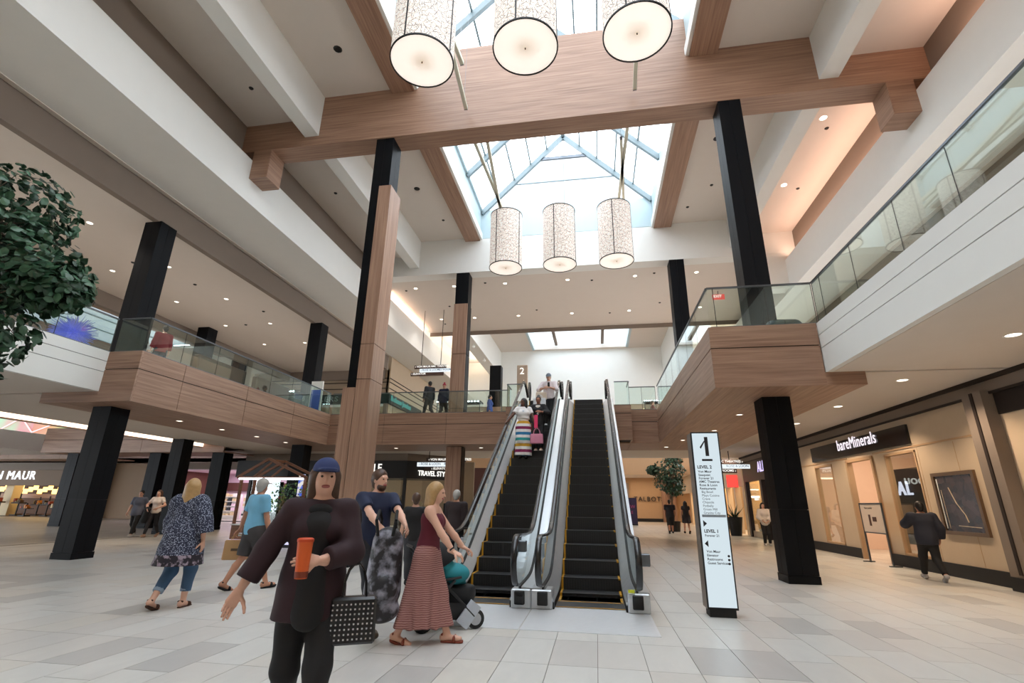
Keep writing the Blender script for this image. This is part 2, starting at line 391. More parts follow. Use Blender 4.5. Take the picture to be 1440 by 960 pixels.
# crossing cove on the left: glowing gap over the bulkhead
# second skylight over the far bay
sk = sroot('window_2', (-4.83, 35.4, 14.1))
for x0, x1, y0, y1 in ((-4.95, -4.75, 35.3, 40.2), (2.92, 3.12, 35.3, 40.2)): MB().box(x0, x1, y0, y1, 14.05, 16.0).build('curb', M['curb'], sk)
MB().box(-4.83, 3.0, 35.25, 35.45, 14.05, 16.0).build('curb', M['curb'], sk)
for xx in (-2.9, 1.0): MB().box(xx-.12, xx+.12, 35.4, 40.4, 14.5, 14.75).build('mullion', M['taupe'], sk)
for i in range(3):
    xa = (-4.8, -2.9, 1.0)[i]; xb = (-2.9, 1.0, 3.0)[i]
    MB().box(xa, xb, 35.4, 40.5, 15.9, 15.93).build('pane', M['glass_sky'], sk)
# ---- wood crossbeam with corbels
cb = thing('timber_beam', 'long oak-clad crossbeam spanning the hall between the two tall black-topped columns', 'beam', (-.94, BEAMY, 12.2))
cb['kind'] = 'structure'
MB().prism([(-11.0, 12.2), (9.15, 12.2), (9.15, 14.2), (3.45, 14.2), (3.45, 14.0), (-5.5, 14.0), (-5.5, 14.2), (-11.0, 14.2)], 1, BEAMY, 12.33).build('beam_body', M['wood_x'], cb)
for x0, x1 in ((-10.53, -9.92), (8.02, 8.66)): MB().box(x0, x1, BEAMY+.001, 12.32, 11.17, 12.21).build('corbel', M['wood_x'], cb)
for x0, x1 in ((-9.925, -9.905), (8.005, 8.025)): MB().box(x0, x1, BEAMY+.01, 12.31, 11.18, 12.2).build('corbel_cheek', M['wood_y'], cb)
MB().box(-5.3, 3.25, 11.72, 12.25, 14.04, 15.5).build('upper_board', M['wood_x'], cb)
MB().box(-5.3, 3.25, 11.75, 12.22, 13.95, 14.06).build('shadow_gap', M['joint'], cb)
# ---- gable skylight
sk = sroot('window_1', (-1.0, 2, 14.08))
XA, XB, XM, ZE, ZA = -5.2, 3.2, -1.0, 15.55, 19.8
for nm_, y0, y1 in (('a', -9, 11.70), ('b', 12.3, 21.2)):
    for x0, x1 in ((-5.98, -5.22), (3.17, 3.95)):
        MB().box(x0, x1, y0, y1, 13.9, 14.12).build('wood_trim', M['wood_y'], sk)
    for x0, x1 in ((-5.22, -5.12), (3.07, 3.17)): MB().box(x0, x1, y0, y1, 13.95, 14.3).build('white_lip', M['white'], sk)
for x0, x1 in ((-5.5, -5.22), (3.17, 3.45)):
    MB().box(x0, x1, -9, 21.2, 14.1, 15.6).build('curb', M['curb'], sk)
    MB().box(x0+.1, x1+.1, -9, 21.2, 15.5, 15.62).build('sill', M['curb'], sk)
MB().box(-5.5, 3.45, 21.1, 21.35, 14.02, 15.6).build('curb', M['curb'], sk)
def slope(side, t):  # point on the glazing: t 0 at the eave, 1 at the ridge
    xe = XA if side < 0 else XB
    return (xe+(XM-xe)*t, ZE+(ZA-ZE)*t)
RY = [21.05, 18.0, 14.95, 11.9, 8.85, 5.8, 2.75, -.3, -3.35, -6.4, -9]
for yy in RY:
    for s in (-1, 1):
        a, b = slope(s, 0), slope(s, 1)
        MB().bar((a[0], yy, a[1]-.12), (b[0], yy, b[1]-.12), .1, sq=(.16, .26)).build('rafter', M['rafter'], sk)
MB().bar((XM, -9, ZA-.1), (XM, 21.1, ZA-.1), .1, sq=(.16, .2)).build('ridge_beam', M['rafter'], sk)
PT = [0, .2, .4, .6, .8, 1]
for s in (-1, 1):
    for t in PT[1:-1]:
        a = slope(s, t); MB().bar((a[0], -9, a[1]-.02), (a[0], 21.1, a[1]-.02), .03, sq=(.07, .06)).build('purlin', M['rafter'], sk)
    for j in range(len(RY)-1):
        if RY[j] < -4: break
        for k in range(5):
            a, b = slope(s, PT[k]), slope(s, PT[k+1])
            MB().quad((a[0], RY[j], a[1]), (a[0], RY[j+1], a[1]), (b[0], RY[j+1], b[1]), (b[0], RY[j], b[1])).build('pane', M['glass_sky'], sk)
# gable end: lower frosted panes, clear top
def gx(z): t = (z-ZE)/(ZA-ZE); return XA+(XM-XA)*t, XB+(XM-XB)*t
ZB1, ZB2 = 17.0, 18.4
for (z0, z1, mt) in ((ZE, ZB1, 'glass_frost'), (ZB1, ZB2, 'glass_frost'), (ZB2, ZA, 'glass_sky')):
    l0, r0 = gx(z0); l1, r1 = gx(z1)
    for q in (((l0, z0), (XM, z0), (XM, z1), (l1, z1)), ((XM, z0), (r0, z0), (r1, z1), (XM, z1))):
        pts = [(a, 21.12, b) for a, b in q]
        if abs(pts[-1][0]-pts[-2][0]) < 1e-6: pts = pts[:-1]
        MB().quad(*pts).build('pane', M[mt], sk)
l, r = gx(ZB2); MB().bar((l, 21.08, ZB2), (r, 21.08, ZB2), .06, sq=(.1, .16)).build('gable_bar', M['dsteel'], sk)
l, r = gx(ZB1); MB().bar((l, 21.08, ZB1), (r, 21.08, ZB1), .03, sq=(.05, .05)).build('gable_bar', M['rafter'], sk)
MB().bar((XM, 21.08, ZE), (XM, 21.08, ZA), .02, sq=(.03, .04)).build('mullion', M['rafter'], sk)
# ---- lower level walls
wr = sroot('wall_right', (8.1, 12, 0))
XW = 8.1
mb = MB()  # plaster wall of the shop front with openings (windows, doorway)
mb.box(XW, XW+.15, 11.85, 14.3, 0, 3.76).box(XW, XW+.15, 14.3, 15.72, 2.9, 3.76).box(XW, XW+.15, 14.3, 15.72, 0, .32).box(XW, XW+.15, 15.72, 16.35, 0, 3.76)
mb.box(XW, XW+.15, 16.35, 17.95, 2.9, 3.76).box(XW, XW+.15, 17.95, 19.05, 0, 3.76).box(XW, XW+.15, 19.05, 20.45, 2.9, 3.76).box(XW, XW+.15, 19.05, 20.45, 0, .3).box(XW, XW+.15, 20.45, 22.3, 0, 3.76)
mb.build('plaster', M['beige'], wr)
MB().box(XW-.06, XW+.1, -9, 30, 3.76, 4.06).build('bulkhead', M['taupe'], wr)
MB().box(XW-.1, XW-.06, -9, 30, 4.0, 4.09).box(XW-.1, XW-.06, -9, 30, 3.72, 3.77).build('reveal', M['joint'], wr)
MB().box(XW-.02, XW, 11.85, 16.3, 2.98, 3.02).box(XW-.02, XW, 17.9, 22.3, 2.98, 3.02).build('string_course', M['tan'], wr)
for ya in (12.85, 14.2, 16.3, 18.0): MB().box(XW-.004, XW, ya, ya+.012, .3, 2.95).build('joint_line', M['tan'], wr)
MB().box(XW-.25, XW+.1, 11.3, 11.85, 0, 3.78).build('pilaster', M['taupe'], wr)
MB().box(XW-.27, XW-.25, 11.52, 11.6, .3, 3.78).build('reveal', M['joint'], wr)
MB().box(XW, XW+.2, -9, 11.3, 0, 3.78).build('hoarding', M['beige'], wr)
MB().box(XW-.03, XW, -9, 11.3, 3.3, 3.78).build('reveal', M['joint'], wr)
struct('baseboard_right', MB().box(XW-.04, XW, 11.85, 16.36, 0, .29).box(XW-.04, XW, 17.95, 22.3, 0, .29).box(XW-.28, XW-.25, 11.3, 11.85, 0, .25), M['blackm'])
struct('wall_right_back', MB().box(12.4, 12.6, 10, 31, 0, ZC).box(XW, 12.5, 22.2, 22.4, 0, ZC).box(XW+.1, 12.5, 11.2, 11.4, 0, ZC), plain('pink_store_wall', srgb(222, 196, 178), .7))
# shop windows
for i, (y0, y1) in enumerate(((14.3, 15.72), (19.05, 20.45))):
    wn = sroot('window_%d' % (3+i), (XW, y0, .3))
    MB().box(XW+.05, XW+.06, y0+.04, y1-.04, .36, 2.86).build('pane', M['glass_store'], wn)
    MB().box(XW-.02, XW+.12, y0, y0+.05, .3, 2.9).box(XW-.02, XW+.12, y1-.05, y1, .3, 2.9).box(XW-.02, XW+.12, y0, y1, 2.86, 2.92).box(XW-.02, XW+.12, y0, y1, .3, .36).build('window_frame', M['tan'], wn)
dr = sroot('door_1', (XW, 16.35, 0))
MB().box(XW-.05, XW+.12, 16.33, 16.42, 0, 2.92).box(XW-.05, XW+.12, 17.88, 17.97, 0, 2.92).box(XW-.05, XW+.12, 16.35, 17.95, 2.86, 2.95).build('door_frame', M['tan'], dr)
MB().box(XW+.9, XW+.95, 15.2, 17.9, .5, 2.6).build('dark_panel', M['blackm'], dr)
# far shop at the end of the hall
wf = sroot('wall_far', (0, 52, 0))
MB().box(-19, 12, 52, 52.3, 0, 4.09).build('plaster', M['tan'], wf)
MB().box(-9, 6.6, 51.95, 52, 0, .3).build('plinth', M['blackm'], wf)
MB().box(6.3, 7.6, 51.6, 52, 0, 4.2).build('wood_pier', M['wood_z'], wf)
struct('trim_20', MB().box(-19, 9.6, 46.8, 47, ZC+.05, 5.6), M['white'])
struct('trim_21', MB().box(-19, 9.6, 29.8, 30, ZC, 5.4), M['white'])
# ---- left side: edge of the lower ceiling with its lit cove, second atrium beyond
struct('trim_22', MB().box(-20.4, -19.0, -9, 24.7, 4.34, 4.5).box(-20.42, -20.3, -9, 24.7, 4.05, 4.5).box(-20.42, -18.98, 24.6, 24.72, 4.05, 4.5), M['taupe'])
M['cove'] = emit('warm_cove_light', (1, .74, .58, 1), 3.2)
cv = thing('cove_light', 'long warm strip light glowing in the edge of the left lower ceiling', 'light', (-19.7, 8, 4.2))
MB().box(-20.29, -20.25, -2, 24.5, 4.10, 4.25).build('diffuser', M['cove'], cv)
MB().box(-20.3, -20.2, -2, 24.5, 4.26, 4.335).build('housing', M['white'], cv)
fascia('trim_23', 'x', 23.2, -30.3, -19.0, -1, (-27, -24, -21.5), zm=4.5, z1=5.15)
fascia('trim_24', 'y', -30.3, 23.2, 27.2, 1, (), zm=4.5, z1=5.15)
fascia('trim_25', 'x', 27.2, -46, -30.3, -1, (-38, -34), zm=4.7)
struct('floor_upper_left', MB().box(-30.25, -19.0, 23.26, 33, ZC, ZF).box(-62, -30.25, 27.26, 34, ZC, ZF), M['ceil'])
struct('trim_26', MB().box(-30.25, -19.0, 23.26, 25.6, ZS, ZS+.05).box(-46, -30.25, 27.26, 29, ZS, ZS+.05), M['wood_x'])
# warm light strip below that fascia
MB().box(-29.2, -28.2, 25.0, 25.5, ZS-.03, ZS-.01).build('under_strip', M['cove'], cv)
# upper left outlook: pale wall and colour mural, skylit roof
struct('wall_left_upper', MB().box(-46.3, -46, -9, 27.2, ZF, 15).box(-46.3, -46, 27.2, 46, 10.4, 15).box(-43, -19.9, 46, 46.3, ZF, 15), M['white'])
struct('roof_left', MB().box(-63, -46.3, 27, 46, 11.2, 11.4).box(-46, -35, -9, 46, 12.0, 12.2).box(-26, -19.9, -9, 46, 12.0, 12.2).box(-35, -26, 30, 46, 12, 12.2).box(-35, -26, -9, 10, 12, 12.2), M['ceil'])
struct('trim_28', MB().bar((-20.9, 20, 5.6), (-23.8, 20, 12.2), .4, sq=(.7, .5)), M['wood_z'])
struct('trim_27', MB().box(-26.3, -25.8, 10, 30, 11.2, 12.2).box(-35.2, -34.7, 10, 30, 11.2, 12.2).box(-35, -26, 19.5, 20.2, 11.2, 12.2), M['wood_y'])
sk = sroot('window_5', (-30.5, 20, 12.2))
for k in range(4):
    MB().box(-34.8+2.2*k, -32.64+2.2*k, 10, 30, 12.25, 12.28).build('pane', M['glass_frost'], sk)
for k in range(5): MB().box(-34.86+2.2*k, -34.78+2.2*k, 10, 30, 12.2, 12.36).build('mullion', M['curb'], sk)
# colour mural with neon zigzag, high on the far wall of the second atrium
mu, nt, b = new_mat('rainbow_mural')
tc = N(nt, 'ShaderNodeTexCoord'); sp = N(nt, 'ShaderNodeSeparateXYZ'); nt.links.new(tc.outputs['Object'], sp.inputs[0])
nz = N(nt, 'ShaderNodeTexNoise', i_Scale=.25); nt.links.new(tc.outputs['Object'], nz.inputs['Vector'])
ma = N(nt, 'ShaderNodeMath', operation='MULTIPLY_ADD'); nt.links.new(sp.outputs[0], ma.inputs[0]); ma.inputs[1].default_value = .09
nt.links.new(nz.outputs['Fac'], ma.inputs[2]); fr = N(nt, 'ShaderNodeMath', operation='FRACT'); nt.links.new(ma.outputs[0], fr.inputs[0])
rp = N(nt, 'ShaderNodeValToRGB'); rp.color_ramp.elements[0].color = srgb(225, 120, 70); rp.color_ramp.elements[1].color = srgb(230, 120, 130)
for p_, c_ in ((.3, srgb(235, 170, 80)), (.55, srgb(120, 200, 90)), (.8, srgb(160, 220, 160))):
    e = rp.color_ramp.elements.new(p_); e.color = c_
nt.links.new(fr.outputs[0], rp.inputs[0]); b.inputs['Base Color'].default_value = (.02, .02, .02, 1)
nt.links.new(rp.outputs[0], b.inputs['Emission Color']); b.inputs['Emission Strength'].default_value = .8
ml = thing('light_mural', 'rainbow coloured backlit mural with neon zigzag above the department store', 'mural', (-50, 39.9, 6))
MB().box(-62, -44, 39.9, 40, 5.3, 10.2).build('mural_panel', mu, ml)
NEON = emit('pink_neon', (1, .6, .62, 1), 1.6)
zz = [(-61, 8.9), (-58.5, 7.4), (-55.6, 8.9), (-53.9, 7.45), (-50.5, 8.6), (-48.5, 7.4)]
for a, b_ in zip(zz, zz[1:]): MB().bar((a[0], 39.85, a[1]), (b_[0], 39.85, b_[1]), .06).build('neon_tube', NEON, ml)
# blue glass chandelier in the second atrium
ch = thing('glass_chandelier', 'bursting blue glass chandelier hanging in the left atrium', 'chandelier', (-24.6, 18.6, 9.0))
BL = plain('blue_glass_rod', srgb(176, 182, 235), .2, var=.2)
BL.node_tree.nodes['Principled BSDF'].inputs['Emission Color'].default_value = (.25, .3, 1, 1)
BL.node_tree.nodes['Principled BSDF'].inputs['Emission Strength'].default_value = .16
mb = MB()
for i in range(420):
    t = rnd.uniform(0, 2*PI); z = rnd.uniform(-1, 1); q = math.sqrt(1-z*z); L = rnd.uniform(.6, 1.05)
    d = Vector((q*math.cos(t), q*math.sin(t), z*.9)); c0 = Vector((-24.6, 18.6, 9.0)); mb.bar(c0+d*.2, c0+d*L, .025, 4, .01)
o = mb.build('glass_rods', BL, ch); o['kind'] = 'stuff'
MB().bar((-24.6, 18.6, 9.0), (-24.6, 18.6, 12.2), .02).build('cable', M['dsteel'], ch)
# ---- department store front at the far left
dw = sroot('wall_left_store', (-45, 34, 0))
YV = 34
MB().box(-62, -38.6, YV, YV+.3, 2.35, ZC).build('sign_band', plain('brown_sign_band', srgb(128, 108, 90), .7), dw)
MB().box(-62, -38.6, YV-.5, YV, 3.55, ZC).build('upper_bulkhead', M['taupe'], dw)
MB().box(-38.6, -37.8, YV-.2, YV+.4, 0, ZC).build('stone_pier', plain('dark_tan_stone', srgb(120, 88, 58), .6), dw)
MB().box(-37.8, -31.6, YV+.6, YV+1, 0, ZC).build('stone_wall', plain('tan_stone_wall', srgb(146, 116, 86), .6), dw)
MB().box(-62, -38, YV+7, YV+7.2, 0, ZC).build('store_back', plain('dark_store_back', srgb(70, 45, 30), .7), dw)
for i in range(4): MB().box(-60+5.6*i, -59.2+5.6*i, YV+1.5, YV+2.2, 0, 3.6).build('store_pier', plain('ivory_pier_%d' % i, srgb(220, 200, 160), .6), dw)
text('lettering', 'VON MAUR', .95, emit('white_letters_lit', (.9, .95, 1, 1), 1.6), dw, (-49.6+45, YV-.02-34, 2.62), FRONT, .04, sx=.98, space=1.15)
GOLD = emit('gold_lamp', (1, .6, .17, 1), 3.5)
fx = thing('display_lights', 'golden glowing display shelf lights inside the department store', 'lights', (-50, YV+3, 2.0))
MB().box(-62, -38.7, YV-.2, YV+7, 0, .012).build('floor_dimming_sheet', plain('dimmed_store_floor', srgb(62, 40, 30), .5), dw)  # dark sheet laid over the store floor; its colour stands in for dimness
for i in range(46):
    xx = -61+i*.5; MB().box(xx, xx+.4, YV+3, YV+3.1, 1.75+.16*(i % 3), 2.15+.16*(i % 3)).build('lamp', GOLD, fx)
MB().box(-60.2, -38, YV+3.05, YV+3.3, 1.4, 1.75).build('shelf', M['wood_x'], fx)
STK = [plain('merch_%d' % i, c, .6) for i, c in enumerate((srgb(190, 120, 50), srgb(60, 35, 25), srgb(150, 60, 40), srgb(210, 190, 150), srgb(40, 45, 50), srgb(120, 100, 60)))]
for i in range(22):
    xx = -60+i*.98+rnd.uniform(-.05, .05); yy = YV+.8+.85*(i % 3); h = rnd.uniform(1.0, 1.9)
    tb = thing('display_stand', 'dark display stand crowded with goods at the department store entrance', 'display', (xx, yy, 0), 0, 'stands inside the department store')
    MB().box(xx-.3, xx+.3, yy-.25, yy+.25, 0, .1).bar((xx, yy, 0), (xx, yy, h), .05).box(xx-.4, xx+.4, yy-.3, yy+.3, h*.55, h*.6).build('frame', M['blackm'], tb)
    for k in range(4):
        MB().box(xx-.36+.18*k, xx-.22+.18*k, yy-.2, yy+.1, h*.6, h*.6+rnd.uniform(.1, .35)).build('goods', STK[rnd.randrange(6)], tb)
struct('ceiling_store_left', MB().box(-62, -38, YV, YV+7.2, ZC, ZC+.1), M['ceil'])
area('store_lamp', (-50, YV+3, 3.9), (0, 0, 0), 16, 3, 500, (1, .7, .35))
# ---- pink shop (left of centre, far) with its shelves
PK = plain('pale_pink_wall', srgb(232, 208, 224), .6)
ps = sroot('wall_left_pink', (-30, 38, 0))
MB().box(-31.6, -20.6, 39, 39.2, 0, 3.6).build('back_wall', PK, ps)
MB().box(-20.6, -20.4, 33.5, 39.2, 0, 3.8).build('side_wall', PK, ps)
MB().box(-31.6, -20.6, 33.5, 39.2, 3.55, 3.7).build('shop_ceiling', PK, ps)
MB().box(-31.6, -20.4, 33.4, 33.6, 3.6, ZC).build('fascia', M['taupe'], ps)
MB().box(-31.8, -31.55, 33.4, 39, 0, 3.6).build('end_wall', plain('brown_brick', srgb(88, 50, 40), .8), ps)
MB().box(-31.5, -24.5, 38.7, 39, 2.2, 2.85).build('brick_band', plain('brown_brick_band', srgb(84, 48, 42), .8), ps)
MB().box(-31.6, -20.6, 33.4, 33.55, 0, .06).build('threshold', M['blackm'], ps)
area('pink_shop_lamp', (-26, 36, 3.5), (0, 0, 0), 9, 4, 420, (1, .85, .95))
for i in range(3):
    tr = thing('track_spotlight', 'small grey track spotlight on the ceiling of the pink shop', 'spotlight', (-25.5+1.5*i, 35.5+.4*i, 3.5), 0, 'track spotlights in the pink shop')
    MB().bar((-25.5+1.5*i, 35.5+.4*i, 3.55), (-25.5+1.5*i, 35.5+.4*i, 3.4), .03).build('stem', M['dsteel'], tr)
    MB().bar((-25.6+1.5*i, 35.4+.4*i, 3.42), (-25.4+1.5*i, 35.6+.4*i, 3.28), .08).build('lamp_head', M['dsteel'], tr)
# white cube shelf with bags
def cube_shelf(x0, y0, w_, h_, nx, nz, label):
    t = thing('cube_shelf', label, 'shelf', (x0, y0, 0))
    MB().box(x0, x0+w_, y0+.34, y0+.36, 0, h_).build('back_panel', M['white'], t)
    for i in range(nx+1): MB().box(x0+w_*i/nx-.025, x0+w_*i/nx+.025, y0, y0+.35, 0, h_).build('upright', M['white'], t)
    for k in range(nz+1): MB().box(x0, x0+w_, y0, y0+.35, h_*k/nz-.02 if k else 0, h_*k/nz+.02).build('shelf_board', M['white'], t)
    for i in range(nx):
        for k in range(1, nz):
            if rnd.random() < .85:
                cx = x0+w_*(i+.5)/nx; z = h_*k/nz+.02; s = rnd.uniform(.1, .14)
                bg_ = thing('handbag', 'small dark handbag displayed in the white cube shelf', 'handbag', (cx, y0+.15, z), 0, 'handbags in the cube shelf')
                MB().prism([(cx-s, z), (cx+s, z), (cx+s*.8, z+s*1.5), (cx-s*.8, z+s*1.5)], 1, y0+.08, y0+.24).build('bag_body', STK[(1, 4, 1, 2, 4, 3)[rnd.randrange(6)]], bg_)
                hp = [(cx+s*.6*math.cos(a), y0+.16, z+s*1.5+s*.8*math.sin(a)) for a in (0, .8, 1.57, 2.3, PI)]
                mb = MB()
                for a, b_ in zip(hp, hp[1:]): mb.bar(a, b_, .012, 5)
                mb.build('bag_handle', M['blackm'], bg_)
    return t
cube_shelf(-18.9, 27.2, 2.3, 2.2, 5, 6, 'white cube shelf of handbags beside the pink shop wall')
for i in range(2):
    bx = -18.4+1.2*i
    tb = thing('travel_bag', ('square black travel bag standing on the cube shelf, left one', 'long dark travel bag standing on the cube shelf, right one')[i], 'bag', (bx, 27.4, 2.22))
    MB().box(bx-.3, bx+.3, 27.25, 27.5, 2.22, 2.5).build('bag_body', M['blackm'], tb, bevel=.03)
    MB().bar((bx-.15, 27.38, 2.5), (bx-.1, 27.38, 2.6), .015).bar((bx-.1, 27.38, 2.6), (bx+.1, 27.38, 2.6), .015).bar((bx+.1, 27.38, 2.6), (bx+.15, 27.38, 2.5), .015).build('bag_handle', M['blackm'], tb)
for i in range(3):
    ds = thing('display_unit', ('white display unit stacked with pale boxes behind the two walking women', 'white display unit of folded goods right of the walking women', 'low white unit in the middle of the pink shop')[i], 'display', (-28.6+2.1*i, 36.5, 0))
    x0 = -29.4+2.1*i
    MB().box(x0, x0+1.6, 36.5, 37, 0, 1.9).build('carcass', M['white'], ds)
    for k in range(5): MB().box(x0+.05, x0+1.55, 36.35, 36.5, .3+.35*k, .33+.35*k).build('shelf_board', M['white'], ds)
    for k in range(5):
        for j in range(4):
            MB().box(x0+.1+.37*j, x0+.38+.37*j, 36.36, 36.49, .33+.35*k, .33+.35*k+rnd.uniform(.1, .28)).build('boxed_goods', (M['white'], STK[4], STK[3], PK)[rnd.randrange(4)], ds)
# ---- travel shop (black fascia, corner unit) under the bridge
ts = sroot('wall_travel_shop', (-12, 27, 0))
TB = plain('black_shopfront', srgb(24, 23, 23), .5)
MB().prism([(-21, 27), (-10.4, 27), (-8.0, 29.5), (-8.0, 29.8), (-21, 29.8)], 2, 2.75, 3.7).build('sign_fascia', TB, ts)
MB().prism([(-20.5, 27), (-10.4, 27), (-8.0, 29.5), (-8.0, 29.8), (-20.5, 29.8)], 2, 3.7, ZC).build('upper_bulkhead', M['taupe'], ts)
MB().box(-21, -8, 33, 33.2, 0, ZC).build('back_wall', plain('dim_shop_wall', srgb(120, 104, 84), .8), ts)
for xx in (-20, -16.5, -13.5, -10.5): MB().box(xx-.08, xx+.08, 27.02, 27.18, 0, 2.75).build('mullion', TB, ts)
for a, b_ in ((-20, -16.5), (-16.5, -13.5), (-13.5, -10.5)): MB().box(a+.08, b_-.08, 27.08, 27.1, .1, 2.72).build('pane', M['glass_store'], ts)
MB().quad((-10.4, 27.06, .1), (-8.05, 29.5, .1), (-8.05, 29.5, 2.72), (-10.4, 27.06, 2.72)).build('pane', M['glass_store'], ts)
LW = emit('white_sign_letters', (1, .97, .9, 1), 1.2)
text('lettering', 'TRAVEL STYLE', .6, LW, ts, (.12, -.03, 2.98), FRONT, .02, .006, align='RIGHT', sx=.85)
text('lettering', 'TRAVEL STYLE', .4, LW, ts, (2.12, .42, 2.84), (PI/2, 0, math.atan2(2.5, 2.4)), .02, .006, sx=.8)
area('travel_lamp', (-13, 30, 3.9), (0, 0, 0), 8, 3, 160, (1, .85, .65))
for i, (xx, yy) in enumerate(((-13.0, 28.2), (-12.0, 28.0), (-11.2, 28.4), (-10.2, 28.9), (-9.4, 29.6))):
    mq = thing('mannequin', 'clothed mannequin in the travel shop window', 'mannequin', (xx, yy, 0), 0, 'mannequins in the travel shop window')
    MB().lathe([(0, .0), (.2, 0), (.2, .03), (.03, .05), (.03, .8)], (xx, yy, 0), 12).build('stand', M['dsteel'], mq)
    MB().lathe([(.0, .75), (.17, .78), (.2, .95), (.14, 1.15), (.2, 1.4), (.1, 1.5), (.05, 1.55), (.05, 1.6)], (xx, yy, 0), 14, sy=.7).build('garment', STK[(3, 0, 4, 3, 5)[i]], mq, smooth=True)
    MB().lathe([(.001, 1.58), (.07, 1.62), (.09, 1.7), (.07, 1.8), (.001, 1.83)], (xx, yy, 0), 12).build('head', M['beige'], mq, smooth=True)
# brick pub front further right under the bridge
pb = sroot('wall_brick_shop', (-6, 40, 0))
MB().box(-10.5, -2.6, 40, 40.3, 0, 4.2).build('brick_front', plain('dark_red_brick', srgb(74, 44, 36), .8), pb)
MB().box(-9.2, -3.2, 39.94, 40, 0, 2.6).build('dark_glazing', M['blackm'], pb)
text('lettering', 'Caribou', .85, LW, pb, (-1.95, -.08, 3.0), FRONT, .02, .01)
text('lettering', 'COFFEE', .4, LW, pb, (-1.75, -.08, 2.62), FRONT, .02)
MB().box(-8.0, -6.0, 39.2, 39.4, 1.8, 2.3).build('red_sign', plain('red_awning', srgb(190, 30, 45), .5), pb)
# ---- jeweller on the upper level at the far left
jw = sroot('wall_jeweller', (-14, 29, ZF))
JB = plain('dark_green_sign', srgb(20, 38, 36), .5); JT = emit('teal_letters', (.2, .62, .56, 1), .5); JG = plain('grey_letters', srgb(110, 130, 125), .5)
MB().box(-22.5, -12.85, 28.96, 29.2, 7.4, 8.02).build('sign_board', JB, jw)
MB().box(-12.86, -12.7, 28.96, 35, 7.4, 8.02).build('sign_board', JB, jw)
MB().box(-22.5, -12.85, 29.0, 29.3, 8.02, 9.6).build('wood_band', wood('grey_oak', 0, srgb(132, 116, 98), srgb(160, 142, 120)), jw)
MB().box(-13.0, -12.78, 29.0, 46, 8.02, 10.6).build('pale_band', M['beige'], jw)
for z in (8.35, 8.75, 9.0): MB().box(-22.5, -12.84, 28.97, 29.0, z, z+.05).box(-12.78, -12.75, 28.98, 46, z, z+.05).build('reveal', M['joint'], jw)
MB().box(-22.5, -13, 33, 33.2, ZF, 8).build('back_wall', M['beige'], jw)
for xx in (-22.4, -20, -17.5, -15.2, -12.95): MB().box(xx-.12, xx+.12, 29.0, 29.2, ZF, 7.4).build('pier', M['taupe'], jw)
for a, b_ in ((-22.3, -20.1), (-19.9, -17.6), (-17.4, -15.3), (-15.1, -13.05)): MB().box(a, b_, 29.08, 29.1, ZF+.05, 7.38).build('pane', M['glass_store'], jw)
MB().box(-12.9, -12.85, 29.3, 46, ZF, 7.4).build('side_wall', M['beige'], jw)
MB().box(-12.86, -12.83, 29.5, 33.2, ZF+.1, 7.36).build('pane', M['glass_store'], jw)
MB().box(-22, -13.5, 32.9, 32.95, 6.0, 7.2).build('lit_panel', emit('soft_white_panel', (.85, 1, .92, 1), 1.1), jw)
text('lettering', 'ROCHKOV JEWELERS', .47, JG, jw, (-8.25, -.06, 2.38), FRONT, .02, .004, sx=1.13, space=1.25)
text('lettering', 'Rochanov Jewelers', .5, JT, jw, (1.32, .2, 2.42), SIDE_L, .02, .006, sx=.92)
# ================================================================ THINGS
def zpx(x, y, py):
    lo, hi = -1, 20
    for _ in range(50):
        m = (lo+hi)/2
        if px(x, y, m)[1] > py: lo = m
        else: hi = m
    return lo
# ---- columns
def panelled(t, x0, x1, y0, y1, z0, z1, cuts, mat, name='cladding_panel', g=.006, th=.02, faces='nswe', halves=True):
    zs = [z0]+list(cuts)+[z1]
    for a, b in zip(zs, zs[1:]):
        a2, b2 = a+(g if a > z0 else 0), b-(g if b < z1 else 0); xm, ym = (x0+x1)/2, (y0+y1)/2
        xs = [(x0, xm-g/2), (xm+g/2, x1)] if halves else [(x0, x1)]
        ys = [(y0+th, ym-g/2), (ym+g/2, y1-th)] if halves else [(y0+th, y1-th)]
        for p, q in xs:
            if 's' in faces: MB().box(p, q, y0, y0+th, a2, b2).build(name, mat, t)
            if 'n' in faces: MB().box(p, q, y1-th, y1, a2, b2).build(name, mat, t)
        for p, q in ys:
            if 'w' in faces: MB().box(x0, x0+th, p, q, a2, b2).build(name, mat, t)
            if 'e' in faces: MB().box(x1-th, x1, p, q, a2, b2).build(name, mat, t)
def column(x0, y0, w_, top, label, base=0, cuts=(1.42,), group=None):
    t = thing('black_column', label, 'column', (x0+w_/2, y0+w_/2, base), 0, group)
    MB().box(x0+.02, x0+w_-.02, y0+.02, y0+w_-.02, base, top).build('core', M['blackm'], t)
    panelled(t, x0, x0+w_, y0, y0+w_, base+.16, top, cuts, M['black'])
    MB().box(x0-.012, x0+w_+.012, y0-.012, y0+w_+.012, base, base+.15).build('base_plinth', M['black'], t)
    return t
column(3.77, 11.66, .59, 12.2, 'tall black column right of the escalators, through the wood balcony up to the crossbeam')
column(-13.42, 11.22, .58, 9.56, 'big black column at the left, passing through the left wood balcony corner')
column(-13.2, 20.2, .6, 9.56, 'black column at the far end of the left wood balcony')
column(-19.15, 20.05, .6, 9.56, 'black column behind the left gallery glass and below it beside the blonde woman')
column(-19.15, 11.2, .6, 9.56, 'dark column behind the left gallery glass near the tree')
column(3.72, 21.1, .64, 12.2, 'black column under the white header beyond the right gallery', base=ZF, cuts=(7.8,))
for i, xx in enumerate((-29.0, -23.75, -19.95)):
    column(xx, 23.6, .7, ZS, ('black column standing nearest the golden department store', 'black column behind the two walking women', 'black column in front of the pink shop wall right of the blonde woman')[i])
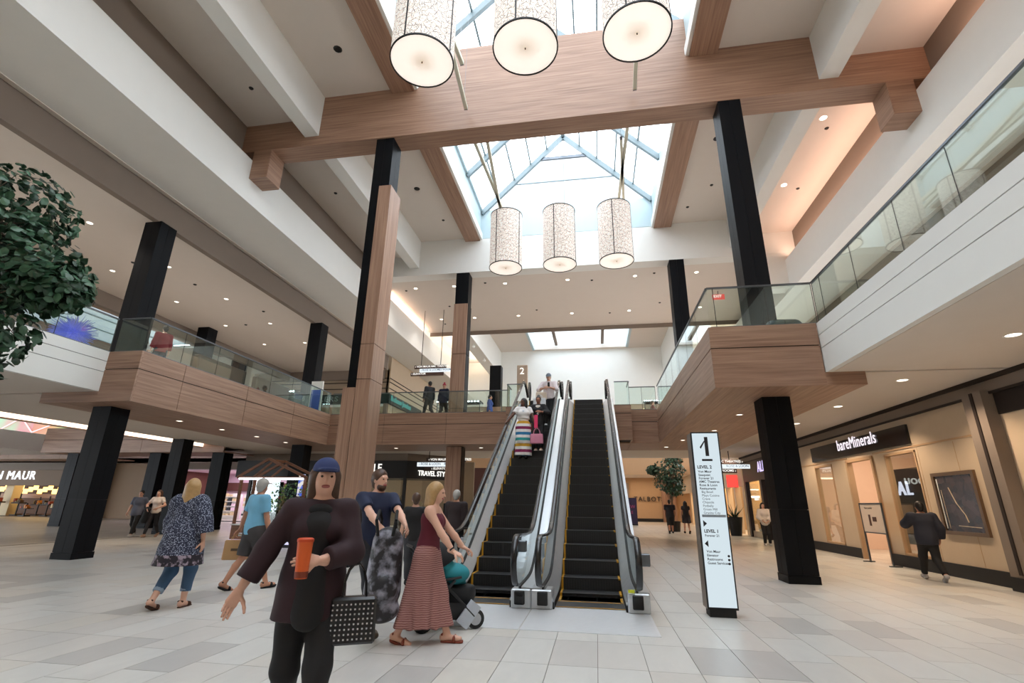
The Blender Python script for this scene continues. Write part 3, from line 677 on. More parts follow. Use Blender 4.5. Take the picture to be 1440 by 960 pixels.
column(-25.3, 30, .7, 11.9, 'dark column seen through the left gallery glass above the wood fascia', base=ZF, cuts=(7.8,))
# wood and black clad columns
t = thing('clad_column', 'tall column clad in oak and black panels left of the hanging lanterns', 'column', (-6.05, 12, 0))
MB().box(-6.31, -5.79, 11.72, 12.28, 0, 12.2).build('core', M['blackm'], t)
panelled(t, -6.33, -5.77, 11.70, 12.30, 1.44, 12.2, (), M['black'])
MB().box(-6.35, -5.75, 11.68, 12.32, 0, 1.43).build('black_base', M['black'], t)
ed = [1.44, 4.49, 5.45, 10.42]
for a, b in zip(ed, ed[1:]):
    MB().box(-6.04, -5.66, 11.62, 11.70, a+.008, b-.008).build('wood_panel', M['wood_z'], t)
    MB().box(-5.77, -5.66, 11.705, 12.36, a+.008, b-.008).build('wood_panel', M['wood_z'], t)
MB().box(-6.40, -6.055, 11.62, 11.70, 1.448, 4.27).build('wood_panel', M['wood_z'], t)
MB().box(-6.40, -6.33, 11.705, 12.36, 1.448, 4.27).build('wood_panel', M['wood_z'], t)
t = thing('clad_column', 'slimmer oak-clad column behind the bridge, left of the escalator heads', 'column', (-6.05, 21.4, 0))
MB().box(-6.36, -5.74, 21.16, 21.7, 0, 12.2).build('core', M['blackm'], t)
panelled(t, -6.36, -5.72, 21.12, 21.74, 10.56, 12.2, (), M['black'], halves=False)
MB().box(-6.38, -5.66, 21.1, 21.76, 0, 1.43).build('black_base', M['black'], t)
ed = [1.44, 3.8, 5.48, 8.03, 10.55]
for a, b in zip(ed, ed[1:]):
    MB().box(-6.38, -5.72, 21.06, 21.14, a+.012, b-.012).build('wood_panel', M['wood_z'], t)
    MB().box(-5.74, -5.70, 21.15, 21.74, a+.012, b-.012).build('black_panel', M['black'], t)
t = thing('clad_column', 'short column with black top and oak foot on the upper floor beyond the bridge', 'column', (-5.9, 29, ZF))
MB().box(-6.2, -5.5, 28.8, 29.4, ZF, 9.6).build('black_top', M['black'], t)
MB().box(-6.25, -5.88, 28.74, 28.8, ZF, 7.0).build('wood_panel', M['wood_z'], t)
MB().box(-5.86, -5.45, 28.74, 28.8, ZF, 7.0).build('wood_panel', M['wood_z'], t)
# ---- glass balustrades
def glassrail(label, pts, group=None, zb=ZT, zr=ZR):
    """pts: plan polyline with panel joints"""
    t = thing('glass_balustrade', label, 'railing', (pts[0][0], pts[0][1], zb))
    for a, b in zip(pts, pts[1:]):
        A, B = Vector((*a, 0)), Vector((*b, 0)); d = (B-A).normalized(); n = Vector((-d.y, d.x, 0))*.007; g = d*.008
        P = [A+g-n, B-g-n, B-g+n, A+g+n]
        MB().prism([(p.x, p.y) for p in P], 2, zb+.03, zr-.03).build('glass_panel', M['glass'], t)
        MB().bar((*a, zr-.02), (*b, zr-.02), .02, sq=(.05, .035)).build('top_rail', M['dsteel'], t)
        MB().bar((*a, zb+.015), (*b, zb+.015), .02, sq=(.05, .03)).build('base_shoe', M['dsteel'], t)
        MB().bar((b[0], b[1], zb+.03), (b[0], b[1], zr-.03), .007, 6).build('joint_strip', M['blackm'], t)
    return t
glassrail('glass balustrade along the left wood balcony', [(-11.71, y) for y in (10.68, 11.92, 13.29, 14.64, 16.01, 17.36, 18.7, 20.3)])
glassrail('short glass return at the near end of the left wood balcony', [(-12.6, 10.68), (-11.72, 10.68)])
glassrail('glass balustrade on the light parapet behind the big tree', [(-12.72, y) for y in (2, 3.5, 5, 6.4, 7.8, 9.2, 10.66)])
glassrail('glass balustrade on the near end of the right wood balcony', [(x, 10.68) for x in (2.62, 2.75, 3.83, 4.78)])
glassrail('glass balustrade running back along the right wood balcony', [(2.62, y) for y in (10.69, 12.1, 13.5, 14.9, 16.3, 17.7, 19.1, 20.3)])
glassrail('glass balustrade on the light parapet at upper right', [(4.8, y) for y in (1.9, 3.4, 4.9, 6.3, 7.56, 8.98, 10.3, 10.66)])
glassrail('glass balustrade along the bridge left of the escalators', [(x, 20.42) for x in (-11.64, -10.2, -8.75, -7.3, -5.85, -4.4, -3.5)])
glassrail('glass balustrade on the bridge between escalator landing and right balcony', [(1.46, 20.42), (2.0, 20.42), (2.55, 20.42)])
glassrail('glass guard round the right side of the escalator landing', [(.86, 19.38), (1.42, 19.38), (1.42, 20.36)])
glassrail('glass guard round the left side of the escalator landing', [(-3.42, 20.36), (-3.42, 19.38), (-2.72, 19.38)])
# ---- escalators
E0, E1, SL = 9.47, 17.97, .6
def sp_(t, k=.2): return k*math.log(1+math.exp(min(40, t/k)))
def stp(y): return SL*(sp_(y-E0)-sp_(y-E1))
def escalator(label, xs0, xs1, hl, hr, ol, orr):
    t = thing('escalator', label, 'escalator', ((xs0+xs1)/2, 8.2, 0))
    y = 8.75; k = 0
    while y < 18.9:
        z = max(0, min(5.1, round((y+.2-E0+.2)*SL/.24)*.24)) if y > 9.2 else (0 if y < 9.0 else .05)
        z = min(z, 5.1)
        st = MB().box(xs0, xs1, y, y+.42, z-.26, z).build('step', M['step'], t)
        MB().box(xs0, xs0+.035, y-.004, y+.4, z-.24, z+.004).build('edge_marking', M['yellow'], st)
        MB().box(xs1-.035, xs1, y-.004, y+.4, z-.02, z+.004).build('edge_marking', M['yellow'], st)
        gz = MB()
        for j in range(20): gz.box(xs0+.05+.045*j, xs0+.075+.045*j, y-.003, y+.01, z-.22, z-.02)
        gz.build('riser_ribs', M['blackm'], st)
        MB().box(xs0+.04, xs1-.04, y-.004, y+.03, z, z+.003).build('nosing', M['dsteel'], st)
        y += .4; k += 1
    MB().box(xs0, xs1, 8.15, 8.76, -.1, .006).build('comb_plate', M['dsteel'], t)
    MB().box(xs0, xs1, 8.66, 8.69, 0, .009).box(xs0, xs1, 8.2, 8.23, 0, .009).build('comb_marking', M['yellow'], t)
    MB().box(xs0, xs1, 18.85, 20.4, 5.0, 5.108).build('upper_plate', M['steel'], t)
    ys = [8.0, 8.4, 8.8, 9.1, 9.3, 9.5, 9.7, 9.9, 10.2, 10.8]+[11.4+.8*i for i in range(7)]+[16.9, 17.4, 17.7, 17.9, 18.1, 18.3, 18.6, 19.0, 19.3]
    for side, xin, xh, xo in ((-1, xs0, hl, ol), (1, xs1, hr, orr)):
        a, b = min(xin, xin-side*.02), max(xin, xin-side*.02)
        # skirt, inner deck, outer deck, glass, handrail
        lo = [(y, stp(y)-.35) for y in ys]; hi = [(y, stp(y)+.14) for y in ys]
        def band(x0, x1, zl0, zl1, zh0, zh1, name, mat):
            mb = MB(); n = len(ys)
            for y in ys:
                s = stp(y); mb.v += [(x0, y, s+zl0), (x1, y, s+zl1), (x1, y, s+zh1), (x0, y, s+zh0)]
            for i in range(n-1):
                for j in range(4):
                    l = (j+1) % 4; mb.f.append((i*4+j, i*4+l, i*4+4+l, i*4+4+j))
            mb.f += [(3, 2, 1, 0), tuple(range(4*n-4, 4*n))]
            return mb.build(name, mat, t, fix=True)
        sx = xin+side*.005
        band(sx, sx+side*.02, -.35, -.35, .10, .10, 'skirt', M['blackm'])
        band(sx, xh-side*.012, .08, .2, .12, .29, 'inner_deck', M['steel'])
        band(xh-side*.02, xh+side*.02, .2, .2, .315, .315, 'deck_trim', M['blackm'])
        band(xh+side*.012, xo, .2, .12, .29, .27, 'outer_deck', M['steel'])
        band(xo-side*.01, xo, -1.0, -1.0, .27, .27, 'outer_cladding', M['steel'])
        # handrail path
        top = [(yy, stp(yy)+.97) for yy in ys if 8.9 < yy < 18.9]
        R0 = .335; cyn, czn = 7.68, .68
        nose = [(cyn+.1, .34)]+[(cyn-R0*math.sin(a), czn-R0*math.cos(a)) for a in np.linspace(.5, PI-.12, 9)]+[(8.1, 1.0), (8.5, .985)]
        hd = [(xh, a, b) for a, b in nose]+[(xh, a, b) for a, b in top]
        cyt, czt = 19.05, 5.76; hd += [(xh, cyt+.33*math.sin(a), czt+.33*math.cos(a)) for a in np.linspace(.1, PI-.9, 7)]+[(xh, 19.2, 5.4)]
        sec = [(.045*math.cos(a), .024*math.sin(a)) for a in np.linspace(0, 2*PI, 10, endpoint=False)]
        MB().sweep(hd, sec).build('handrail', M['rubber'], t, smooth=True, fix=True)
        # glass balustrade: strips between deck and handrail
        gp = [(cyn+.12, .3)]+[(cyn-.30*math.sin(a), czn-.30*math.cos(a)) for a in np.linspace(.6, PI-.12, 8)]+[(8.1, .97), (8.5, .955)]+[(a, b-.03) for a, b in top]+[(cyt+.3*math.sin(a), czt+.3*math.cos(a)) for a in np.linspace(.1, PI-1.0, 6)]
        low = [(yy, stp(yy)+.29) for yy in ys if 8.3 < yy < 19.1][::-1]
        poly = gp+low
        bm = bmesh.new(); vv = [bm.verts.new((xh-t.location.x, a-t.location.y, b)) for a, b in poly]
        f = bm.faces.new(vv); bmesh.ops.triangulate(bm, faces=[f]); me = bpy.data.meshes.new('glass'); bm.to_mesh(me); bm.free()
        link('glass_panel', me, M['glass'], t)
        # newel plinth
        p0, p1 = (xin+side*.03, xo)
        MB().box(p0, p1, 7.95, 8.35, 0, .26).build('newel_plinth', M['steel'], t, bevel=.015)
        MB().box(xh-.075, xh+.075, 7.9, 7.96, .06, .24).build('handrail_inlet', M['blackm'], t, bevel=.01)
    return t
el = escalator('left escalator carrying people down from the upper level', -2.29, -1.33, -2.47, -1.17, -2.66, -1.0)
er = escalator('right escalator with empty black steps going up', -.66, .36, -.83, .53, -1.0, .70)
MB().box(-1.15, -1.02, 7.55, 7.66, .80, .95).build('stop_button_box', M['dsteel'], el, bevel=.01)
MB().box(.58, .70, 7.55, 7.66, .66, .82).build('stop_button_box', M['dsteel'], er, bevel=.01)
MB().box(.40, .49, 7.93, 7.96, .27, .31).build('warning_label', plain('lime_label', srgb(205, 210, 40), .5), er)
MB().box(-2.5, -2.47, 10.0, 10.2, .86, .9).build('step_sign', M['white'], el)
PLM = plain('floor_plate_steel', srgb(222, 226, 230), .32, metal=.25, var=.04, scale=6)
for (x0, x1, lab) in ((-2.72, -1.0, 'bright metal floor plate in front of the left escalator'), (-.985, .69, 'bright metal floor plate in front of the right escalator')):
    t = thing('floor_plate', lab, 'floor plate', ((x0+x1)/2, 7.4, 0))
    MB().box(x0, x1, 6.7, 8.17, -.005, .006).build('metal_sheet', PLM, t)
    m = MB()
    for k in range(28): m.box(x0+.03, x1-.03, 6.75+.05*k, 6.775+.05*k, .005, .0066)
    m.build('anti_slip_ribs', PLM, t)
# ---- lanterns
def lantern_mat():
    m, nt, b = new_mat('lantern_fabric')
    uv = N(nt, 'ShaderNodeUVMap'); last = None
    for i, (rot, off, sc_) in enumerate(((0, 0, 7.0), (1.0, 3.3, 7.6), (2.1, 7.7, 8.3), (.5, 11.1, 9.0))):
        mp = N(nt, 'ShaderNodeMapping'); mp.inputs['Rotation'].default_value = (0, 0, rot); mp.inputs['Location'].default_value = (off, off*.7, 0)
        mp.inputs['Scale'].default_value = (sc_, sc_, 1); nt.links.new(uv.outputs[0], mp.inputs[0])
        vo = N(nt, 'ShaderNodeTexVoronoi', voronoi_dimensions='2D', i_Scale=1.0); nt.links.new(mp.outputs[0], vo.inputs['Vector'])
        sb = N(nt, 'ShaderNodeVectorMath', operation='SUBTRACT'); nt.links.new(mp.outputs[0], sb.inputs[0]); nt.links.new(vo.outputs['Position'], sb.inputs[1])
        sx = N(nt, 'ShaderNodeSeparateColor'); nt.links.new(vo.outputs['Color'], sx.inputs[0])
        an = N(nt, 'ShaderNodeMath', operation='MULTIPLY'); nt.links.new(sx.outputs[0], an.inputs[0]); an.inputs[1].default_value = PI
        vr = N(nt, 'ShaderNodeVectorRotate', rotation_type='Z_AXIS'); nt.links.new(sb.outputs[0], vr.inputs['Vector']); nt.links.new(an.outputs[0], vr.inputs['Angle'])
        xy = N(nt, 'ShaderNodeSeparateXYZ'); nt.links.new(vr.outputs[0], xy.inputs[0])
        o = []
        for j, lim in ((0, .52), (1, .026)):
            ab = N(nt, 'ShaderNodeMath', operation='ABSOLUTE'); nt.links.new(xy.outputs[j], ab.inputs[0])
            lt = N(nt, 'ShaderNodeMath', operation='LESS_THAN'); nt.links.new(ab.outputs[0], lt.inputs[0]); lt.inputs[1].default_value = lim; o.append(lt)
        mu_ = N(nt, 'ShaderNodeMath', operation='MULTIPLY'); nt.links.new(o[0].outputs[0], mu_.inputs[0]); nt.links.new(o[1].outputs[0], mu_.inputs[1])
        if last is None: last = mu_
        else:
            mx = N(nt, 'ShaderNodeMath', operation='MAXIMUM'); nt.links.new(last.outputs[0], mx.inputs[0]); nt.links.new(mu_.outputs[0], mx.inputs[1]); last = mx
    col = mix_col(nt, last.outputs[0], srgb(226, 219, 212), srgb(46, 42, 44))
    nt.links.new(col, b.inputs['Base Color']); b.inputs['Roughness'].default_value = .8
    gl = mix_col(nt, last.outputs[0], (1, .9, .82, 1), (.02, .02, .02, 1)); nt.links.new(gl, b.inputs['Emission Color'])
    b.inputs['Emission Strength'].default_value = .38
    return m
LF = lantern_mat()
def diff_mat():
    m, nt, b = new_mat('lantern_diffuser'); tc = N(nt, 'ShaderNodeTexCoord')
    ln = N(nt, 'ShaderNodeVectorMath', operation='LENGTH'); nt.links.new(tc.outputs['Object'], ln.inputs[0])
    rp = N(nt, 'ShaderNodeValToRGB'); nt.links.new(ln.outputs['Value'], rp.inputs[0])
    rp.color_ramp.elements[0].color = (.6, .45, .33, 1); rp.color_ramp.elements[1].color = (1, .9, .8, 1); rp.color_ramp.elements[1].position = .3
    nt.links.new(rp.outputs[0], b.inputs['Emission Color']); b.inputs['Emission Strength'].default_value = .72
    b.inputs['Base Color'].default_value = srgb(235, 225, 215); return m
LD = diff_mat()
def make_lantern(x, y, z0, z1, label):
    r = .61; t = thing('drum_lantern', label, 'lantern', (x, y, z0), rnd.uniform(-.2, .2), 'drum lanterns under the skylight')
    n = 48; me = bpy.data.meshes.new('shade'); h = z1-z0
    v = []; f = []; uvs = []
    for i in range(n):
        a = 2*PI*i/n
        for q in range(2): v.append((r*math.cos(a), r*math.sin(a), q*h))
    for i in range(n):
        j = (i+1) % n; f.append((2*i, 2*j, 2*j+1, 2*i+1)); u0, u1 = 2*PI*r*i/n, 2*PI*r*(i+1)/n; uvs += [(u0, 0), (u1, 0), (u1, h), (u0, h)]
    me.from_pydata(v, [], f); ul = me.uv_layers.new(name='UVMap')
    for i, q in enumerate(uvs): ul.data[i].uv = q
    link('shade', me, LF, t, True)
    o = MB().lathe([(0.0005, 0), (r-.01, 0)], (0, 0, 0), 48).build('bottom_diffuser', LD, t, local=True); o.location = (0, 0, .02)
    MB().lathe([(0, -.03), (.012, -.03), (.012, 0), (0, 0)], (0, 0, .015), 8).build('finial', M['blackm'], t, local=True)
    for zz in (0, h-.03): MB().lathe([(r-.012, zz), (r+.012, zz), (r+.012, zz+.03), (r-.012, zz+.03), (r-.012, zz)], (0, 0, 0), 48).build('rim', M['blackm'], t, local=True)
    for k in range(4):
        a = PI/2*k-1.9; s = MB().box(-.014, .014, -.005, .005, 0, h).build('seam', M['blackm'], t, local=True)
        s.location = ((r+.004)*math.cos(a), (r+.004)*math.sin(a), 0); s.rotation_euler = (0, 0, a+PI/2)
    m = MB()
    for k in range(3):
        a = 2*PI*k/3; m.bar((r*math.cos(a), r*math.sin(a), h-.02), (0, 0, h+.35), .006, 5)
    m.bar((0, 0, h+.35), (0, 0, 19.6-z0), .007, 5); m.build('cable', M['dsteel'], t, local=True)
    return t
for nm_, y, z in (('front', 7.0, 9.63), ('rear', 16.4, 9.87)):
    for lab, x in (('left', -3.04), ('middle', -1.0), ('right', 1.06)):
        make_lantern(x, y, z, z+2.27, '%s of the three patterned drum lanterns in the %s row' % (lab, 'nearer overhead' if nm_ == 'front' else 'farther'))
# angled linear pendant bars beside the lanterns
PB = plain('sage_grey_metal', srgb(205, 202, 184), .5)
ZP = 12.75
for lab, a, b in (('left bar of the crossing pair behind the farther lanterns', (-3.5, 12.75), (-3.15, 19.6)), ('right bar of the crossing pair behind the farther lanterns', (-3.08, 12.9), (-3.62, 19.9)),
                  ('bar leaning left above the farther right lantern', (1.42, 12.6), (1.22, 19.8)), ('bar leaning right above the farther right lantern', (1.24, 13.4), (1.7, 19.6)),
                  ('long bar whose end shows below the nearer left lantern', (-3.42, 11.4), (-3.0, 4.4)), ('bar end showing right of the nearer left lantern', (-3.13, 9.85), (-3.5, 4.2)), ('bar end showing below the nearer right lantern', (1.53, 11.4), (1.25, 4.4))):
    t = thing('pendant_bar', 'grey linear pendant '+lab, 'pendant bar', (a[0], a[1], ZP))
    MB().bar((*a, ZP), (*b, ZP), .05, sq=(.1, .12)).build('bar_body', PB, t)
    for q in (.04, .96):
        xx, yy = a[0]+(b[0]-a[0])*q, a[1]+(b[1]-a[1])*q; MB().bar((xx, yy, ZP), (xx, yy, 17.2), .005, 5).build('cable', M['dsteel'], t)
    MB().bar((*a, ZP), (a[0]-(b[0]-a[0])*.004, a[1]-(b[1]-a[1])*.004, ZP), .05, sq=(.104, .124)).build('end_cap', M['dsteel'], t)
# ---- directory pylon
PT_ = plain('pylon_bronze', srgb(128, 116, 106), .4, metal=.3); PWH = emit('pylon_face_light', (.76, .88, .94, 1), .85); INK = plain('sign_ink', srgb(38, 36, 40), .6)
pl = thing('directory_pylon', 'tall slim lit directory pylon showing a large 1', 'directory sign', (1.67, 8.1, 0))
MB().box(1.47, 1.88, 8.0, 8.30, .1, 2.53).build('casing', PT_, pl)
MB().box(1.47, 1.88, 7.975, 8.0, .1, 2.54).build('front_frame', M['blackm'], pl)
MB().box(1.49, 1.86, 7.965, 7.976, .13, 2.52).build('light_panel', PWH, pl)
MB().box(1.50, 1.85, 8.0, 8.27, 0, .1).build('base_plinth', M['blackm'], pl)
def ptxt(s, py0, size, x, bold=0, al='LEFT'):
    z = zpx(1.67, 7.96, py0)
    text('lettering', s, size, INK, pl, (x-1.67, 7.962-8.1, z), FRONT, .001, bold, al)
ptxt('1', 648, .40, 1.585, .006); MB().prism([(1.655, zpx(1.67, 7.96, 619.5)), (1.672, zpx(1.67, 7.96, 619.5)-.0), (1.60, zpx(1.67, 7.96, 628)-.03), (1.585, zpx(1.67, 7.96, 628)-.005)], 1, 7.958, 7.964).build('numeral_flag', INK, pl); MB().box(1.60, 1.75, 7.958, 7.964, zpx(1.67, 7.96, 648), zpx(1.67, 7.96, 648)+.03).build('numeral_foot', INK, pl)
ptxt('LEVEL 2', 659.6, .062, 1.52, .002)
for s, q in (('Von Maur', 665.2), ('Seaquest', 670), ('Forever 21', 674.7), ('AMC Theatres', 679.5), ('Rose & Loon', 684.3), ('Restaurants', 689.1)): ptxt(s, q, .048, 1.525, .0008)
for s, q in (('Big Bowl', 693.9), ('Maya Cuisine', 698.8), ('Crave', 703.6), ('Chipotle', 708.5), ('Potbelly', 713.5), ('Green Mill', 718.4), ('Granite City', 723.4)): ptxt(s, q, .046, 1.545)
z = zpx(1.67, 7.96, 727); MB().box(1.52, 1.85, 7.96, 7.966, z, z+.035).build('divider_bar', plain('grey_bar', srgb(140, 150, 158), .6), pl)
for q, s in ((736, 1), (764.5, -1)):
    z = zpx(1.67, 7.96, q); xx = 1.545
    MB().prism([(xx-.02*s, z-.045), (xx+.03*s, z), (xx-.02*s, z+.045)], 1, 7.96, 7.966).build('arrow', INK, pl)
ptxt('LEVEL 1', 750, .06, 1.525, .002); ptxt('Forever 21', 755.5, .045, 1.53, .0008)
for s, q in (('Von Maur', 778), ('Elevator', 783.5), ('Restrooms', 789), ('Guest Services', 794.4)): ptxt(s, q, .047, 1.53, .0008)
for q in (783.5, 789, 794.4):
    z = zpx(1.67, 7.96, q)+.02; s = MB().lathe([(0, 0), (.017, 0)], (0, 0, 0), 12).build('pictogram', INK, pl, local=True)
    s.location = (1.825-1.67, 7.962-8.1, z); s.rotation_euler = (PI/2, 0, 0)
# ---- hanging direction signs
SB = plain('sign_bar_brown', srgb(72, 52, 44), .5); SW = emit('sign_bar_lit', (.86, .94, 1, 1), 1.0); SGT = plain('sign_grey_text', srgb(120, 140, 165), .6)
def hang_sign(label, x, y, z, w_, top, rows):
    t = thing('hanging_sign', label, 'sign', (x, y, z))
    h = w_*.072
    for k, (dx, dw, lit, txts) in enumerate(rows):
        z0 = z-(h*1.12)*k; x0 = x+dx*w_; x1 = x0+dw*w_; yy = y-.02*(k == 1)
        MB().box(x0, x1, yy-.05, yy+.05, z0-h, z0).build('sign_bar', SW if lit else SB, t)
        for s, fx in txts:
            text('lettering', s, h*.82, SGT if lit else LW, t, (x0+fx*(x1-x0)-x, yy-.053-y, z0-h*.82-z), FRONT, .001, h*.012)
    for fx in (.22, .66): MB().bar((x+fx*w_, y, z), (x+fx*w_, y, top), .02, 6).build('rod', M['blackm'], t)
    return t
ROWS = [(.07, .72, 0, [('\u2039 VON MAUR', .03), ('AMC THEATRES \u203a', .52)]), (.2, .72, 1, [('\u2039 ROSE & LOON', .04), ('RESTROOMS \u203a', .56)]), (0, .74, 0, [('\u2039 ELEVATOR', .03)])]
hang_sign('three-bar hanging sign with two long rods above the bridge', -10.1, 25.7, 8.85, 2.6, 12.2, ROWS)
hang_sign('three-bar hanging sign under the bridge beside the travel shop', -9.4, 25.9, 3.74, 2.9, ZC, [(.17, .75, 0, [('\u2039 VON MAUR', .06), ('AMC THEATRES', .58)]), (.0, .86, 1, [('\u2039 ROSE & LOON', .04), ('RESTROOMS', .6)]), (.14, .7, 0, [('\u2039 ELEVATOR', .2)])])
hang_sign('three-bar hanging sign behind the directory pylon', 4.75, 26.2, 3.66, 2.7, ZC, [(.05, .77, 0, [('ELEVATOR', .05), ('AMC THEATRES \u203a', .5)]), (.1, .9, 1, [('ELEVATOR', .1), ('ROSE & LOON \u203a', .55)]), (.0, .77, 0, [('SERVICES', .12), ('RESTROOMS \u203a', .5)])])
# number two sign at the escalator head
t = thing('level_sign', 'taupe upright sign with a white 2 at the head of the escalators', 'sign', (-3.0, 20.85, ZF))
MB().box(-3.25, -2.78, 20.8, 20.95, ZF, 7.32).build('sign_body', plain('taupe_sign', srgb(170, 146, 124), .6), t, bevel=.02)
text('lettering', '2', .42, LW, t, (-.13, -.055, 1.72), FRONT, .002, .004)
# ---- exit sign on the right upper ceiling
t = thing('exit_sign', 'red exit sign below the ceiling seen through the right balcony glass', 'sign', (6.7, 25, 11.7))
MB().box(6.4, 7.0, 24.97, 25.03, 11.72, 12.0).build('sign_box', emit('exit_red', (1, .12, .1, 1), .9), t)
text('lettering', 'EXIT', .2, LW, t, (-.25, -.034, .08), FRONT, .002, .004); MB().bar((6.7, 25, 12.0), (6.7, 25, 12.2), .02).build('stem', M['dsteel'], t)
# ---- right hand shop front
sb = thing('shop_sign', 'long black shop sign with white glowing lettering on the right wall', 'sign', (XW, 17.3, 3.3))
MB().box(XW-.07, XW-.005, 14.36, 20.4, 3.07, 3.57).build('sign_board', plain('gloss_black', srgb(18, 18, 20), .15), sb)
text('lettering', 'bareMinerals', .5, emit('pinkish_white_letters', (1, .88, .95, 1), 1.1), sb, (-.09, .92, -.13), SIDE_R, .006, 0, sx=.86, space=1.08)
po = thing('framed_poster', 'bronze framed dark poster with plant artwork on the right wall', 'poster', (XW, 13.1, 1.6))
MB().box(XW-.06, XW, 12.41, 12.5, .92, 2.29).box(XW-.06, XW, 13.75, 13.84, .92, 2.29).box(XW-.06, XW, 12.5, 13.75, .92, 1.0).box(XW-.06, XW, 12.5, 13.75, 2.21, 2.29).build('frame', plain('bronze_frame', srgb(120, 98, 78), .35, metal=.6), po)
pm, nt, b = new_mat('poster_print'); tc = N(nt, 'ShaderNodeTexCoord'); vo = N(nt, 'ShaderNodeTexVoronoi', i_Scale=7.0); nt.links.new(tc.outputs['Object'], vo.inputs['Vector'])
rp = N(nt, 'ShaderNodeValToRGB'); nt.links.new(vo.outputs['Color'], rp.inputs[0]); rp.color_ramp.elements[0].color = srgb(22, 24, 26); rp.color_ramp.elements[1].color = srgb(74, 60, 58)
nt.links.new(rp.outputs[0], b.inputs['Base Color']); b.inputs['Roughness'].default_value = .25
MB().box(XW-.03, XW-.01, 12.5, 13.75, 1.0, 2.21).build('print', pm, po)
m = MB(); pts = [(13.35, 1.95), (13.2, 1.6), (13.0, 1.35), (12.95, 1.2)]
for a, b_ in zip(pts, pts[1:]): m.bar((XW-.032, *a), (XW-.032, *b_), .012, 5)
m.bar((XW-.032, 12.6, 1.1), (XW-.032, 13.3, 1.12), .008, 5).bar((XW-.032, 13.6, 1.05), (XW-.032, 13.62, 1.9), .008, 5); m.build('printed_stem', M['beige'], po)
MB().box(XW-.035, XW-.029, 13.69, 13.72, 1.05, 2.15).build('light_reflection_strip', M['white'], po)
bs = thing('board_stand', 'free-standing framed advert board in the shop doorway', 'sign', (7.75, 16.3, 0))
for yy in (15.72, 16.9): MB().box(7.73, 7.77, yy-.02, yy+.02, 0, 1.6).build('post', M['dsteel'], bs)
MB().box(7.6, 7.9, 15.6, 15.66, 0, .03).box(7.6, 7.9, 16.96, 17.02, 0, .03).box(7.73, 7.77, 15.7, 16.92, 1.58, 1.62).box(7.73, 7.77, 15.7, 16.92, .8, .83).build('frame_rail', M['dsteel'], bs)
MB().box(7.74, 7.76, 15.74, 16.88, .83, 1.58).build('advert_panel', plain('cream_advert', srgb(222, 205, 188), .5), bs)
for yy, zz, r, h in ((16.45, 1.0, .05, .3), (16.2, 1.12, .1, .12)):
    MB().box(7.733, 7.741, yy-r, yy+r, zz, zz+h).build('printed_product', plain('advert_print', srgb(80, 50, 40), .5), bs)
text('lettering', 'New powder', .08, INK, bs, (-.012, .35, 1.44), SIDE_R, .001)
al = thing('lit_letters', 'white glowing letters AL on the dark panel inside the shop doorway', 'sign', (XW+.88, 16.6, 1.75))
text('lettering', 'AL', .55, emit('violet_white_letters', (.85, .85, 1, 1), 1.2), al, (0, .5, 0), SIDE_R, .02, .006, space=1.2)
# warm interior of that shop
for i, yy in enumerate((14.9, 17.1, 19.7)):
    sc_l = thing('wall_sconce', ('small glowing twin sconce behind the shop window next to the poster', 'warm ceiling lamp above the shop doorway', 'pale lamp behind the farther shop window')[i], 'lamp', (9.9, yy, 2.2))
    MB().box(9.85, 9.95, yy-.03, yy+.03, 2.1, 2.3).build('bracket', M['dsteel'], sc_l)
    for d in (-.12, .12): MB().lathe([(.001, -.06), (.05, -.03), (.06, .03), (.001, .08)], (9.85, yy+d, 2.35), 10).build('bulb', emit('warm_bulb', (1, .7, .35, 1), 8), sc_l)
area('shop_lamp', (9.8, 17.5, 3.9), (0, 0, 0), 2.5, 7, 260, (1, .8, .6))
rf_ = thing('red_figure', 'red figure decal standing in the window beside the poster', 'decal', (8.6, 14.55, .4))
MB().lathe([(.001, 0), (.12, .02), (.14, .5), (.2, .9), (.1, 1.25), (.05, 1.3), (.09, 1.42), (.001, 1.55)], (8.6, 14.55, .4), 12).build('figure_body', plain('red_decal', srgb(150, 40, 40), .6), rf_, smooth=True)
# shoe shop further along the right wall
ax = sroot('wall_shoe_shop', (XW, 27, 0))
DK = plain('dark_aubergine', srgb(36, 26, 36), .35)
MB().box(XW-.1, XW+.1, 24.7, 29.6, 2.75, 3.75).build('sign_fascia', DK, ax)
MB().box(XW-.1, XW+.1, 29.3, 29.6, 0, 2.75).box(XW-.1, XW+.1, 22.3, 24.9, 0, 3.75).box(XW-.1, XW+.1, 26.6, 26.9, 0, 2.75).build('pier', DK, ax)
MB().box(XW, XW+.02, 26.9, 29.3, .3, 2.75).box(XW, XW+.02, 24.9, 26.6, .1, 2.75).build('pane', M['glass_store'], ax)
MB().box(11, 11.1, 24, 30, 0, ZC).build('back_wall', plain('shoe_shop_wall', srgb(150, 130, 104), .7), ax)
MB().box(XW-.02, XW+.4, 26.9, 29.3, 0, .3).build('display_plinth', M['beige'], ax)
text('lettering', 'ALDO', .72, emit('violet_white_sign', (.72, .6, 1, 1), 1.3), ax, (-.12, -.15, 2.98), SIDE_R, .01, .0, sx=.9, space=1.1)
text('lettering', 'ALDO', .24, LW, ax, (-.03, 1.3, 1.75), SIDE_R, .004)
area('shoe_lamp', (9.6, 27, 3.8), (0, 0, 0), 2, 4, 120, (1, .85, .6))
for i in range(5):
    s = thing('display_shoe', 'pale shoe on the window plinth of the dark shop', 'shoe', (8.3, 27.2+.4*i, .3), 0, 'shoes in the dark shop window')
    MB().prism([(27.1+.4*i, .3), (27.36+.4*i, .3), (27.36+.4*i, .34), (27.24+.4*i, .38), (27.16+.4*i, .42), (27.1+.4*i, .42)], 0, 8.26, 8.34).build('shoe_body', M['white'], s)
